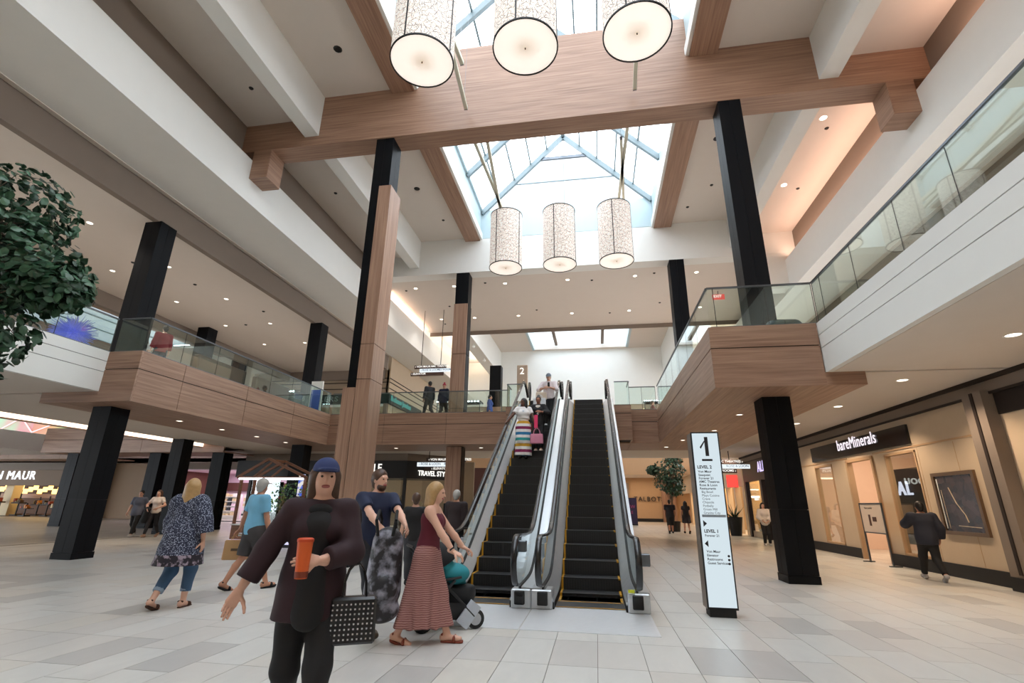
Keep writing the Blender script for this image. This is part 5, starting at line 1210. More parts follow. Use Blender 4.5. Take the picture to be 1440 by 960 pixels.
def person(label, loc, rz, H=1.7, skin='light', group=None, fem=True, fine=.014,
           ankles=((-.10, 0, .08), (.10, 0, .08)), wrists=((-.26, .05, .86), (.26, .05, .86)), elbow_pole=((-.5, -1, 0), (.5, -1, 0)),
           hand_dir=(None, None), palm=((1, 0, 0), (-1, 0, 0)), curl=(.3, .3), lean=.0, side_lean=0.0, hyaw=0, hpitch=0, pel=.93, tw=0.0,
           top=None, bottom=None, shoes=None, hair=None, hat=None, toe=(0, 0), extra=None, bulk=1.0):
    s = H/1.70; t = thing('person', label, 'person', loc, rz, group); t.scale = (s, s, s)
    J = {}; z0 = pel
    J['pel'] = V(0, 0, z0); up_ = nrm(V(side_lean, lean, 1)); J['waist'] = J['pel']+up_*.14; J['chest'] = J['pel']+up_*.37; J['neck'] = J['pel']+up_*.52
    J['head'] = J['pel']+up_*.575+V(0, .02+lean*.05, .095)
    sw = (.165 if fem else .19)*bulk; Rt = rotm(tw)
    for i, sd in ((0, -1), (1, 1)):
        J['sh', i] = J['pel']+up_*.465+Rt@V(sd*sw, 0, 0)
        J['hip', i] = J['pel']+V(sd*.09, 0, -.03)
        J['kn', i], J['an', i] = ik(J['hip', i], V(*ankles[i]), .43, .42, V(0, 1, 0))
        J['el', i], J['wr', i] = ik(J['sh', i], V(*wrists[i]), .285, .25, V(*elbow_pole[i]))
    Rh = rotm(hyaw, hpitch); hc = J['head']; hp = lambda x, y, z: hc+Rh@V(x, y, z)
    # ---- body: one continuous surface
    w_ = (.128 if fem else .135)*bulk
    B = [ell(hp(0, -.012, .028), (.074, .094, .098), Rh), ell(hp(0, .022, -.045), (.054, .064, .066), Rh, k=.035), cone(hp(0, .088, .012), hp(0, .104, -.022), .009, .0135, k=.014),
         cone(hp(-.032, .078, .03), hp(.032, .078, .03), .013, .013, k=.02), ell(hp(0, .05, -.088), (.022, .02, .018), Rh),
         ell(hp(-.074, -.008, -.008), (.011, .02, .03), Rh, k=.008), ell(hp(.074, -.008, -.008), (.011, .02, .03), Rh, k=.008),
         cone(J['neck']-V(0, 0, .03), hp(0, -.012, -.06), .054*bulk, .05, k=.03)]
    B += [cone(J['pel']-V(0, 0, .02), J['waist'], .15*bulk, w_, .72, k=.05), cone(J['waist'], J['chest'], w_, .152*bulk, .68, k=.06), cone(J['chest'], J['neck']-up_*.05, .14*bulk, .075, .7, k=.05),
          cone(J['sh', 0], J['sh', 1], .058, .058, .9, k=.05)]
    if fem: B += [ell(J['chest']-up_*.03+V(-.07, .085, 0), (.062, .055, .062), k=.05), ell(J['chest']-up_*.03+V(.07, .085, 0), (.062, .055, .062), k=.05)]
    for i, sd in ((0, -1), (1, 1)):
        el_, wr, sh, hip, kn, an = (J[q, i] for q in ('el', 'wr', 'sh', 'hip', 'kn', 'an'))
        B += [cone(sh, el_, .052*bulk, .04, k=.04), cone(el_, el_+(wr-el_)*.35, .042, .042, k=.02), cone(el_+(wr-el_)*.35, wr, .042, .026, k=.02),
              cone(hip, kn, .09*bulk, .054, k=.05), cone(kn, kn+(an-kn)*.35-V(0, .012, 0), .052, .056, k=.02), cone(kn+(an-kn)*.35-V(0, .012, 0), an, .056, .036, k=.02)]
        ta = toe[i]; fd = V(0, math.cos(ta), -math.sin(ta)); J['fd', i] = fd; hl = an+V(0, 0, -.035)-fd*.045
        J['heel', i] = hl; J['ball', i] = an+V(0, 0, -.05)+fd*.10; J['toe', i] = an+V(0, 0, -.055)+fd*.155
        B += [cone(an, hl, .036, .034, k=.02), cone(hl, J['ball', i], .033, .03, k=.02), cone(J['ball', i]-V(.018, 0, 0), J['toe', i]-V(.016, 0, .0), .026, .02, k=.02), cone(J['ball', i]+V(.018, 0, 0), J['toe', i]+V(.016, .0, .0), .026, .018, k=.02)]
    hands = []
    for i, sd in ((0, 1), (1, -1)):
        hands.append((hand_prims(J['wr', i], J['el', i], hand_dir[i], palm[i], sd, curl[i]), .0052 if fine < .016 else (.0075 if fine < .02 else .011)))
    mk('body', B, fine, SKIN[skin], t, hands)
    for sd in (-1, 1):
        MB().lathe([(.0005, -.009), (.007, -.005), (.0095, 0), (.007, .005), (.0005, .009)], (0, 0, 0), 10).build('eye', EYE_M, t, local=True, smooth=True).location = tuple(hp(sd*.031, .083, .012))
    mk('mouth', [cone(hp(-.02, .083, -.053), hp(.02, .083, -.053), .006, .006), ell(hp(0, .086, -.053), (.016, .008, .008), Rh)], .004 if fine < .016 else .007, LIP, t)
    # ---- clothing
    wob = lambda a, f: (lambda X, Y, Z: a*np.sin(f*Z+14*X)*np.cos(11*Y+f*.4*X))
    if top:
        g = top.get('g', .014); hem = top.get('hem', .86); fl = top.get('flare', 0); sl = top.get('sleeve', .5); bb = wob(top.get('fold', .003), 22)
        nz = J['neck']-up_*top.get('neck', .01); cl = [(V(0, 0, -1), V(0, 0, hem)), (up_, nz)]
        P = [cone(J['pel']-V(0, 0, .0), J['waist'], .152*bulk+g+fl*.5, w_+g+fl*.3, .76, cl, .05, bb), cone(J['waist'], J['chest'], w_+g+fl*.3, .154*bulk+g, .72, cl, .06, bb), cone(J['chest'], J['neck']-up_*.05, .142*bulk+g, .08+g, .74, cl, .05),
             cone(J['pel']+V(0, 0, .02), V(0, .0, hem-.03), .152*bulk+g+fl*.5, .155*bulk+g+fl, .78+fl, cl, .05, bb)]
        if sl > 0: P.append(cone(J['sh', 0]-(J['sh', 0]-J['sh', 1])*.02, J['sh', 1], .058+g, .058+g, .95, [(up_, nz+up_*.02)], .05))
        else: P.append(cone(J['sh', 0]*.62+J['sh', 1]*.38, J['sh', 1]*.62+J['sh', 0]*.38, .05+g, .05+g, .95, [(up_, nz)], .04))
        if fem: P += [ell(J['chest']-up_*.03+V(sd*.07, .085, 0), (.062+g, .055+g, .062+g), None, cl, .05) for sd in (-1, 1)]
        sg = top.get('sg', g)
        for i in (0, 1):
            sh, el_, wr = J['sh', i], J['el', i], J['wr', i]
            if sl > 0:
                e = sh+(el_-sh)*min(1, sl); P.append(cone(sh, e, .054+sg, .044+sg*1.2, None, [(nrm(el_-sh), e)] if sl < 1 else (), .03, bb))
            if sl > 1:
                e = el_+(wr-el_)*(sl-1); P.append(cone(el_, e, .045+sg*1.2, .036+sg*1.5, None, [(nrm(wr-el_), e)], .03, bb))
        mk(top.get('name', 'shirt'), P, max(fine, .012), top['mat'], t)
    if bottom:
        g = bottom.get('g', .014); ln = bottom.get('len', 2); bb = wob(.003, 26)
        ct = [(V(0, 0, 1), J['waist']-V(0, 0, .03))]
        P = [cone(J['pel']-V(0, 0, .04), J['waist'], .15*bulk+g, w_+g, .78, ct, .05)]
        if bottom.get('kind') == 'skirt':
            hz = bottom['hem']; mid = (J['an', 0]+J['an', 1])/2; r = bottom.get('r', .24); sy_ = bottom.get('sy', 1.0)
            fy = abs(J['an', 0][1]-J['an', 1][1])/2
            cl = [(V(0, 0, -1), V(0, 0, hz))]
            pl_ = lambda X, Y, Z: .012*np.sin(9*np.arctan2(Y, X))*np.clip((z0-Z)*1.6, 0, 1)
            P += [cone(J['pel']-V(0, 0, .04), V(mid[0], 0, hz-.05), .155*bulk+g, r, .8, cl, .05, pl_)]
            for i in (0, 1): P.append(cone(J['hip', i], J['kn', i], .10, .085, None, cl, .08))
            for i in (0, 1): P.append(cone(J['hip', i], V(J['an', i][0], J['an', i][1]*.8, hz-.03), .10, r*.62, None, cl, .09, pl_))
        else:
            for i in (0, 1):
                hip, kn, an = J['hip', i], J['kn', i], J['an', i]; e = hip+(kn-hip)*min(1, ln)
                P.append(cone(hip, e, .093*bulk+g, .066*bulk+g*1.2, None, [(nrm(kn-hip), e)] if ln < 1 else (), .04, bb))
                if ln > 1: e = kn+(an-kn)*(ln-1); P.append(cone(kn, e, .066*bulk+g*1.1, .044+g*1.2, None, [(nrm(an-kn), e)], .03, bb))
        mk(bottom.get('name', 'trousers'), P, max(fine, .012), bottom['mat'], t)
        if bottom.get('cuff'):
            for i in (0, 1):
                kn, an = J['kn', i], J['an', i]; e0, e1 = kn+(an-kn)*(ln-1.12), kn+(an-kn)*(ln-1)
                mk('cuff', [cone(e0, e1, .052+g, .05+g, None, [(nrm(an-kn), e1), (-nrm(an-kn), e0)])], .012, bottom['cuff'], t)
    if shoes:
        for i in (0, 1):
            an, fd, hl, bl, to = J['an', i], J['fd', i], J['heel', i], J['ball', i], J['toe', i]; sole = an[2]-.085
            upn = V(0, math.sin(toe[i]), math.cos(toe[i]))
            if shoes.get('kind') == 'sandal':
                P = [cone(hl-upn*.036, to-upn*.02+fd*.005, .032, .036, .9, [(upn, bl-upn*.020)], .01)]; mk('sandal', P+[cone(bl+V(-.04, 0, .0)-fd*.01, bl+V(.04, 0, .0)-fd*.01, .034, .034, .5, k=.01), cone(hl+upn*.03-V(.03, 0, 0), hl+upn*.03+V(.03, 0, 0), .014, .014, k=.008)][:shoes.get('straps', 2)+1-1], max(.009, fine*.7), shoes['mat'], t)
            else:
                P = [cone(hl, bl, .045, .043, None, (), .03), cone(bl, to, .045, .033, None, (), .03), cone(an-V(0, 0, .0), hl, .047, .046, None, [(V(0, 0, 1), an+V(0, 0, shoes.get('high', .0)+.005))], .03)]
                if shoes.get('high', 0) > .05: P.append(cone(an, an+(J['kn', i]-an)*.25, .05, .055, None, [(V(0, 0, 1), an+V(0, 0, shoes['high']))], .03))
                mk('shoe', P, max(.011, fine*.8), shoes['mat'], t)
    if hair:
        kd = hair['kind']; fr = [(Rh@V(0, 1, -.25), hp(0, .062, .02))]
        P = [ell(hp(0, -.022, .036), (.086, .102, .104), Rh, [(Rh@V(0, .75, -.66), hp(0, .05, .03))])]
        if kd == 'short': P.append(cone(hp(0, -.06, 0), hp(0, -.065, -.045), .07, .055))
        if kd == 'bob': P += [cone(hp(-.055, -.025, .01), hp(-.07, -.03, -.13), .05, .035, k=.04), cone(hp(.055, -.025, .01), hp(.07, -.03, -.13), .05, .035, k=.04), cone(hp(0, -.06, .0), hp(0, -.075, -.13), .075, .06, k=.04)]
        if kd == 'long': P += [cone(hp(-.055, -.03, .01), hp(-.085, -.05, -.21), .055, .05, k=.04), cone(hp(.055, -.03, .01), hp(.085, -.05, -.21), .055, .05, k=.04), cone(hp(0, -.06, .0), hp(0, -.10, -.27), .075, .06, .8, k=.05)]
        if kd == 'bun': P.append(ell(hp(0, -.05, .14), (.05, .05, .045), k=.02))
        mk('hair', P, max(.01, fine*.8), hair['mat'], t)
    if hat:
        P = [ell(hp(0, -.012, .05), (.09, .108, .095), Rh, [(Rh@V(0, -.05, -1), hp(0, 0, .045))])]
        if hat.get('brim', 1): P.append(cone(hp(0, .06, .058), hp(0, .15, .05), .065, .055, None, [(Rh@V(0, 0, 1), hp(0, .1, .064)), (Rh@V(0, 0, -1), hp(0, .1, .048))], .01))
        if hat.get('pom'): P.append(ell(hp(0, -.01, .17), (.045, .045, .045)))
        mk('hat', P, max(.008, fine*.7), hat['mat'], t)
    return t, J, s
def facing(dx, dy): return math.atan2(-dx, dy)
def wpos(t, s, p):   # local point of a person -> world
    return t.location+Matrix.Rotation(t.rotation_euler[2], 3, 'Z') @ (Vector(p)*s)
BLK = CL('black_cloth', 20, 20, 23); DENIM = CL('blue_denim', 62, 92, 124); NAVYC = CL('navy_cloth', 26, 36, 66); BURG = CL('burgundy_cloth', 92, 22, 40)
walkA = dict(ankles=((-.09, .30, .09), (.09, -.30, .15)), toe=(-.15, .55))
walkB = dict(ankles=((-.09, -.28, .14), (.09, .28, .09)), toe=(.5, -.15))
def tk(e, **k): d = dict(e); d.update(k); return d
# -- woman in the foreground with cap and orange cup, walking towards the camera
DARKB = CL('dark_burgundy_cardigan', 42, 20, 28)
t, J, s = person('woman in dark burgundy cardigan and blue cap holding an orange cup', (-1.86, 3.3, 0), facing(.45, -.9), 1.70, 'light', fine=.012,
    ankles=((-.10, .26, .09), (.10, -.24, .15)), toe=(-.1, .5), wrists=((-.03, .26, 1.10), (.44, .06, .88)), elbow_pole=((-.9, -.4, -.3), (.6, -.8, .2)), palm=((1, .1, 0), (-.3, .5, 0)), hand_dir=((.75, .45, .15), None), curl=(.42, .15),
    hyaw=.15, lean=.05, top=dict(mat=DARKB, sleeve=1.75, hem=.74, flare=.05, g=.024, name='cardigan', fold=.005), bottom=dict(mat=BLK, len=1.95, name='trousers'), shoes=dict(mat=BLK), hair=dict(kind='bob', mat=HAIR['brown']), hat=dict(mat=CL('blue_cap', 34, 48, 92)))
mk('inner_shirt', [cone(V(0, .13, .79), J['waist']+V(0, .085, 0), .105, .098, .85), cone(J['waist']+V(0, .075, 0), J['chest']+V(0, .085, .0), .098, .10, .9), cone(J['chest']+V(0, .085, 0), J['neck']+V(0, .04, -.05), .10, .06, .9, [(V(0, 0, 1), J['neck']-V(0, 0, .04))])], .012, BLK, t)
mk('scarf', [cone(J['neck']+V(-.05, .03, -.045), J['neck']+V(.05, .03, -.045), .055, .055, .9), ell(J['neck']+V(0, .075, -.06), (.085, .05, .05))], .012, CL('black_scarf', 16, 18, 22), t)
W_ = wpos(t, s, J['wr', 0]+V(.085, .055, .0))
c_ = thing('drink_cup', 'tall orange paper cup in the hand of the woman with the cap', 'cup', (W_.x, W_.y, W_.z-.06))
MB().lathe([(.0005, -.09), (.036, -.09), (.046, .12), (.0005, .12)], (W_.x, W_.y, W_.z), 24).build('cup_body', CL('orange_cup', 214, 92, 32, .5, .1), c_, smooth=False)
MB().lathe([(.049, .115), (.049, .13), (.04, .137), (.0005, .137)], (W_.x, W_.y, W_.z), 24).build('lid', CL('orange_lid', 200, 70, 24, .5), c_)
MB().lathe([(.0375, -.085), (.0405, -.05), (.0395, -.05), (.037, -.085)], (W_.x, W_.y, W_.z), 24).build('dark_band', CL('dark_band', 120, 44, 16, .5), c_)
def bag(label, cat, c, w_, h, d, mat, handle=None, tilt=0, name='handbag', rz=0, print_=None):
    t_ = thing(name, label, cat, c, rz)
    MB().prism([(-w_/2, 0), (w_/2, 0), (w_/2*.94, h), (-w_/2*.94, h)], 1, -d/2, d/2).build('bag_body', mat, t_, local=True, bevel=min(.015, d*.2))
    if handle:
        m = MB(); pts = [(w_*.25*math.cos(a), 0, h+handle*math.sin(a)) for a in np.linspace(0, PI, 8)]
        for yy in (-d*.3, d*.3):
            for a, b_ in zip(pts, pts[1:]): m.bar((a[0], yy, a[2]), (b_[0], yy, b_[2]), .007, 5)
        o = m.build('bag_handle', mat if mat else M['blackm'], t_, local=True)
    if print_: MB().box(-w_*.18, w_*.18, -d/2-.004, -d/2-.001, h*.45, h*.58).build('printed_emblem', print_, t_, local=True)
    return t_
hb = bag('black studded shoulder bag hanging at the hip of the woman with the cap', 'bag', tuple(wpos(t, s, (-.27, .1, .60))), .30, .27, .10, CL('black_leather', 24, 24, 28, .35), .2, rz=.5, name='shoulder_bag')
STUD = plain('silver_stud', srgb(170, 172, 178), .25, metal=1)
m = MB()
for i in range(9):
    for j in range(7): m.lathe([(.006, 0), (.004, .005), (.0005, .006)], (0, 0, 0), 6); 
m = MB()
for i in range(10):
    for j in range(8): m.box(-.125+.027*i-.005, -.125+.027*i+.005, -.056, -.05, .03+.028*j, .04+.028*j)
o = m.build('studs', STUD, hb, local=True); o['kind'] = 'stuff'
# -- man in navy T-shirt with bulky backpack
t, J, s = person('bearded man in navy T-shirt reaching forward behind the woman with the cap', (-2.72, 6.15, 0), facing(.75, -.6), 1.82, 'light', fem=False, fine=.013, **tk(walkB, ankles=((-.09, -.26, .12), (.09, .24, .09))),
    wrists=((-.12, .46, 1.12), (.2, .48, 1.10)), elbow_pole=((-.7, -.5, -.6), (.7, -.5, -.6)), palm=((.6, 0, -.5), (-.6, 0, -.5)), curl=(.35, .35), hyaw=.25,
    top=dict(mat=NAVYC, sleeve=.7, hem=.84, g=.02, name='t_shirt'), bottom=dict(mat=CL('dark_trousers', 34, 36, 42), len=1.96), shoes=dict(mat=CL('brown_boot', 84, 72, 60, .6), high=.1), hair=dict(kind='short', mat=HAIR['brown']))
mk('beard', [ell(J['head']+V(0, .04, -.075), (.056, .052, .05), None, [(V(0, .3, 1), J['head']+V(0, .07, -.055))])], .011, HAIR['brown'], t)
plaid, nt, b = new_mat('grey_plaid'); tc = N(nt, 'ShaderNodeTexCoord'); no = N(nt, 'ShaderNodeTexNoise', i_Scale=9.0, i_Detail=3.0); nt.links.new(tc.outputs['Object'], no.inputs['Vector'])
rp = N(nt, 'ShaderNodeValToRGB'); nt.links.new(no.outputs['Fac'], rp.inputs[0]); rp.color_ramp.elements[0].position = .45; rp.color_ramp.elements[0].color = srgb(24, 24, 30); rp.color_ramp.elements[1].position = .68; rp.color_ramp.elements[1].color = srgb(150, 150, 165); nt.links.new(rp.outputs[0], b.inputs['Base Color'])
bp = thing('backpack', 'bulky dark patterned backpack hanging between the capped woman and the man in navy', 'backpack', (-2.34, 5.62, .36), .3)
mk('pack_body', [cone((0, 0, .18), (.02, 0, .66), .2, .17, .8), ell((.02, -.12, .22), (.15, .1, .16)), ell((.0, 0, .0), (.2, .15, .14))], .014, plaid, bp)
m = MB()
for dx in (-.08, .08):
    pp = [(dx, -.16, .74), (dx*1.3, -.2, .9), (dx*1.2, -.05, 1.0), (dx, .1, .9), (dx, .14, .7)]
    for a, b_ in zip(pp, pp[1:]): m.bar(a, b_, .018, 6)
m.build('strap', BLK, bp, local=True)
# -- woman in burgundy tank top and long skirt pushing a stroller to the right
SKM, nt, b = new_mat('pink_crochet'); tc = N(nt, 'ShaderNodeTexCoord'); wv = N(nt, 'ShaderNodeTexWave', bands_direction='Z', i_Scale=14.0, i_Distortion=3.0); nt.links.new(tc.outputs['Object'], wv.inputs['Vector'])
nt.links.new(mix_col(nt, wv.outputs['Fac'], srgb(126, 78, 76), srgb(178, 134, 128)), b.inputs['Base Color']); b.inputs['Roughness'].default_value = .9
t, J, s = person('blond woman in burgundy tank top and long pink crochet skirt pushing the stroller', (-1.93, 5.86, 0), facing(1, .06), 1.66, 'light', fine=.012,
    ankles=((-.08, .26, .085), (.08, -.27, .10)), toe=(-.05, .25), wrists=((-.2, .42, .94), (.22, .40, .90)), elbow_pole=((-.6, -.8, -.3), (.6, -.8, -.3)), hand_dir=((0, .9, -.35), (0, .9, -.35)), palm=((.2, 0, -1), (-.2, 0, -1)), curl=(.5, .5), lean=.08, hpitch=-.1,
    top=dict(mat=BURG, sleeve=0, hem=.88, g=.014, neck=.09, name='tank_top'), bottom=dict(mat=SKM, kind='skirt', hem=.17, r=.19, name='maxi_skirt'), shoes=dict(kind='sandal', mat=CL('rust_leather', 128, 56, 36, .6)), hair=dict(kind='bob', mat=HAIR['blond']))
mk('white_hem', [cone(J['pel']-V(0, 0, .03), J['pel']+V(0, 0, .0), .178, .178, .80, [(V(0, 0, 1), J['pel']+V(0, 0, -.02)), (V(0, 0, -1), J['pel']-V(0, 0, .06))])], .012, CL('white_cloth', 222, 216, 220), t)
mk('wristband', [cone(J['wr', 1]-(J['wr', 1]-J['el', 1])*.18, J['wr', 1]-(J['wr', 1]-J['el', 1])*.10, .035, .034, None, [(nrm(J['wr', 1]-J['el', 1]), J['wr', 1]-(J['wr', 1]-J['el', 1])*.10), (-nrm(J['wr', 1]-J['el', 1]), J['wr', 1]-(J['wr', 1]-J['el', 1])*.18)])], .008, BLK, t)
# -- stroller
st = thing('stroller', 'black stroller with a teal blanket pushed by the woman in the long skirt', 'stroller', (-1.97, 6.6, 0), facing(.85, .5))
DG = CL('dark_stroller_frame', 40, 42, 46, .5)
m = MB()
for sx in (-.22, .22):
    m.bar((sx, -.42, .93), (sx, -.05, .55), .016).bar((sx, -.05, .55), (sx, .38, .14), .018).bar((sx, .12, .55), (sx, -.26, .13), .018).bar((sx, -.05, .55), (sx, .2, .58), .015)
m.bar((-.22, -.42, .93), (.22, -.42, .93), .018).bar((-.22, -.26, .13), (.22, -.26, .13), .015).build('frame', DG, st, local=True, fix=True)
mk('seat', [cone((0, .05, .42), (0, -.12, .78), .19, .16, .5), cone((0, .05, .40), (0, .28, .38), .18, .17, None, [(V(0, 0, 1), V(0, 0, .46))])], .016, CL('black_fabric_seat', 24, 26, 30), st)
mk('canopy', [ell((0, -.08, .74), (.24, .26, .24), None, [(V(0, .5, -1), V(0, 0, .72))])], .016, BLK, st)
mk('blanket', [ell((0, .12, .60), (.22, .24, .13)), cone((-.1, .22, .55), (-.18, .34, .38), .11, .06), ell((.06, 0, .70), (.14, .14, .1))], .016, CL('teal_blanket', 30, 128, 138), st)
mk('basket', [cone((0, -.2, .26), (0, .2, .22), .17, .15, None, [(V(0, 0, 1), V(0, 0, .32))])], .02, CL('grey_mesh', 60, 62, 66), st)
for nm, sx, sy, r in (('wheel', -.24, -.26, .13), ('wheel', .24, -.26, .13), ('wheel', -.2, .40, .11), ('wheel', .2, .40, .11)):
    wh = MB().bar((sx-.02, sy, r), (sx+.02, sy, r), r, 24).build(nm, CL('tyre', 34, 36, 38), st, local=True)
    MB().bar((sx-.028, sy, r), (sx+.028, sy, r), r*.62, 20).build('hub', CL('grey_hub', 176, 182, 190, .4), wh, local=True)
for sx in (-.22, .22): MB().bar((sx, .40, .28), (sx, .22, .05), .04, sq=(.03, .16)).build('wheel_guard', CL('light_grey_guard', 190, 200, 212, .4), st, local=True)
# -- blond woman in patterned kimono walking away
KM, nt, b = new_mat('navy_patterned_kimono'); tc = N(nt, 'ShaderNodeTexCoord'); mp = N(nt, 'ShaderNodeMapping'); mp.inputs['Scale'].default_value = (44, 44, 92); nt.links.new(tc.outputs['Object'], mp.inputs[0])
vo = N(nt, 'ShaderNodeTexVoronoi', i_Scale=1.0); nt.links.new(mp.outputs[0], vo.inputs['Vector']); rp = N(nt, 'ShaderNodeValToRGB'); nt.links.new(vo.outputs['Distance'], rp.inputs[0])
rp.color_ramp.elements[0].position = .26; rp.color_ramp.elements[0].color = srgb(172, 182, 204); rp.color_ramp.elements[1].position = .40; rp.color_ramp.elements[1].color = srgb(36, 42, 64)
sp = N(nt, 'ShaderNodeSeparateXYZ'); nt.links.new(tc.outputs['Object'], sp.inputs[0]); lt = N(nt, 'ShaderNodeMath', operation='LESS_THAN'); nt.links.new(sp.outputs[2], lt.inputs[0]); lt.inputs[1].default_value = .70
n2 = N(nt, 'ShaderNodeTexNoise', i_Scale=16.0, i_Detail=2.0); nt.links.new(tc.outputs['Object'], n2.inputs['Vector']); r2_ = N(nt, 'ShaderNodeValToRGB'); nt.links.new(n2.outputs['Fac'], r2_.inputs[0])
r2_.color_ramp.elements[0].position = .5; r2_.color_ramp.elements[0].color = srgb(30, 24, 34); r2_.color_ramp.elements[1].position = .62; r2_.color_ramp.elements[1].color = srgb(150, 136, 150)
nt.links.new(mix_col(nt, lt.outputs[0], rp.outputs[0], r2_.outputs[0]), b.inputs['Base Color']); b.inputs['Roughness'].default_value = .8
t, J, s = person('blond woman in loose navy patterned kimono and rolled jeans walking away', (-5.95, 6.8, 0), facing(-.12, 1), 1.72, 'light', fine=.012,
    ankles=((-.12, -.20, .13), (.10, .12, .085)), toe=(.4, 0), wrists=((-.27, .12, .84), (.30, .0, .88)), elbow_pole=((-1, -.3, 0), (1, -.3, 0)), curl=(.5, .3),
    top=dict(mat=KM, sleeve=1.6, hem=.56, flare=.14, g=.035, sg=.065, name='kimono', fold=.006), bottom=dict(mat=DENIM, len=1.72, cuff=CL('rolled_denim', 140, 160, 182), name='jeans', g=.018), shoes=dict(kind='sandal', mat=CL('brown_sandal', 70, 46, 36)), hair=dict(kind='long', mat=HAIR['blond']))
W_ = wpos(t, s, J['wr', 0]+V(0, .03, -.09)); bag('dark blue wallet in the left hand of the woman in the kimono', 'wallet', (W_.x, W_.y, W_.z-.12), .11, .2, .03, CL('dark_blue_case', 30, 46, 96, .4), name='wallet', rz=.4)
# -- man in light blue T-shirt with paper bag
t, J, s = person('grey-haired man in light blue T-shirt and dark shorts walking away', (-6.0, 8.45, 0), facing(.5, .87), 1.80, 'tan', fem=False, fine=.013, ankles=((-.09, -.30, .12), (.09, .28, .085)), toe=(.4, -.1), wrists=((-.42, -.06, .88), (.27, .12, .86)), elbow_pole=((-.6, -1, 0), (.6, -1, 0)), curl=(.7, .4), hyaw=.5,
    top=dict(mat=CL('sky_blue_cloth', 116, 180, 214), sleeve=.75, hem=.84, g=.025, name='t_shirt'), bottom=dict(mat=CL('charcoal_shorts', 60, 58, 60), len=.95, g=.03, name='shorts'), shoes=dict(kind='sandal', mat=BLK), hair=dict(kind='short', mat=HAIR['grey']), hat=dict(mat=CL('grey_cap', 176, 174, 168)), bulk=1.08)
W_ = wpos(t, s, J['wr', 0]+V(0, .0, -.08)); KR = CL('kraft_paper', 186, 148, 104, .8, .06)
bag('brown paper shopping bag carried by the man in light blue', 'bag', (W_.x, W_.y, W_.z-.43), .42, .33, .14, KR, .1, name='paper_bag', rz=.35, print_=CL('bag_print', 96, 78, 60))
W2 = wpos(t, s, J['wr', 0]+V(.06, .06, -.1)); bag('white folded paper packet held above the brown paper bag', 'packet', (W2.x, W2.y, W2.z-.02), .22, .06, .05, CL('white_packet', 220, 224, 230), name='packet', rz=.2)
# -- two women walking towards the camera on the left
person('woman in grey work shirt and black trousers walking on the left, short dark hair', (-18.35, 18.3, 0), facing(.35, -1), 1.76, 'light', fine=.02, **walkA, wrists=((-.27, -.1, .9), (.27, .15, .9)), top=dict(mat=CL('grey_blue_shirt', 92, 98, 116), sleeve=.8, hem=.78, g=.03, flare=.03, name='shirt'), bottom=dict(mat=BLK, len=1.95), shoes=dict(mat=CL('pale_shoe', 190, 188, 190)), hair=dict(kind='short', mat=HAIR['black']), bulk=1.05)
t, J, s = person('woman in white top and ripped black jeans carrying a jacket on the left', (-17.7, 18.5, 0), facing(.3, -1), 1.78, 'light', fine=.02, **walkB, wrists=((-.16, .22, 1.06), (.2, .24, 1.02)), elbow_pole=((-1, -.4, -.2), (1, -.4, -.2)), top=dict(mat=CL('white_top', 224, 214, 208), sleeve=.6, hem=.88, g=.016, name='top'), bottom=dict(mat=CL('black_jeans', 36, 36, 42), len=1.96, g=.006, name='jeans'), shoes=dict(mat=CL('tan_shoe', 170, 140, 120)), hair=dict(kind='long', mat=HAIR['brown']))
mk('carried_jacket', [cone((.2, .2, 1.0), (.26, .2, .62), .11, .13, .6), cone((.1, .24, 1.0), (.26, .22, .98), .05, .05)], .02, BLK, t)
# -- two people half hidden behind the woman in the skirt
person('person in black top with dark hair walking behind the woman in the skirt', (-3.35, 9.3, 0), facing(-.3, 1), 1.6, 'light', fine=.018, **walkA, top=dict(mat=BLK, sleeve=.6, hem=.84), bottom=dict(mat=CL('grey_trousers', 52, 54, 60), len=1.95), shoes=dict(mat=BLK), hair=dict(kind='short', mat=HAIR['brown']))
t, J, s = person('person in dark jacket carrying a white bag beside the foot of the left escalator', (-3.2, 11.6, 0), facing(.2, 1), 1.72, 'tan', fem=False, fine=.018, **walkB, top=dict(mat=CL('black_brown_jacket', 38, 26, 28), sleeve=1.9, hem=.8, g=.03, name='jacket'), bottom=dict(mat=BLK, len=1.95), shoes=dict(mat=BLK), hair=dict(kind='short', mat=HAIR['grey']))
W_ = wpos(t, s, J['wr', 1]+V(.02, 0, -.09)); bag('white plastic shopping bag beside the foot of the left escalator', 'bag', (W_.x, W_.y, W_.z-.36), .3, .3, .12, CL('white_plastic', 214, 216, 226), .08, name='plastic_bag')
# -- three people on the left escalator
def estp(y): return max(0, min(5.1, SL*(y-E0)))
STR, nt, b = new_mat('rainbow_stripes'); tc = N(nt, 'ShaderNodeTexCoord'); sp = N(nt, 'ShaderNodeSeparateXYZ'); nt.links.new(tc.outputs['Object'], sp.inputs[0])
mm = N(nt, 'ShaderNodeMath', operation='MULTIPLY'); nt.links.new(sp.outputs[2], mm.inputs[0]); mm.inputs[1].default_value = 1.55; fr = N(nt, 'ShaderNodeMath', operation='FRACT'); nt.links.new(mm.outputs[0], fr.inputs[0])
rp = N(nt, 'ShaderNodeValToRGB'); rp.color_ramp.interpolation = 'CONSTANT'; nt.links.new(fr.outputs[0], rp.inputs[0]); WH = srgb(232, 232, 232)
for i, c in enumerate((srgb(38, 116, 166), WH, srgb(132, 30, 84), WH, srgb(206, 160, 50), WH, srgb(40, 150, 150), WH)):
    if i < 2: e = rp.color_ramp.elements[i]; e.position = i/8
    else: e = rp.color_ramp.elements.new(i/8)
    e.color = c
nt.links.new(rp.outputs[0], b.inputs['Base Color']); b.inputs['Roughness'].default_value = .8
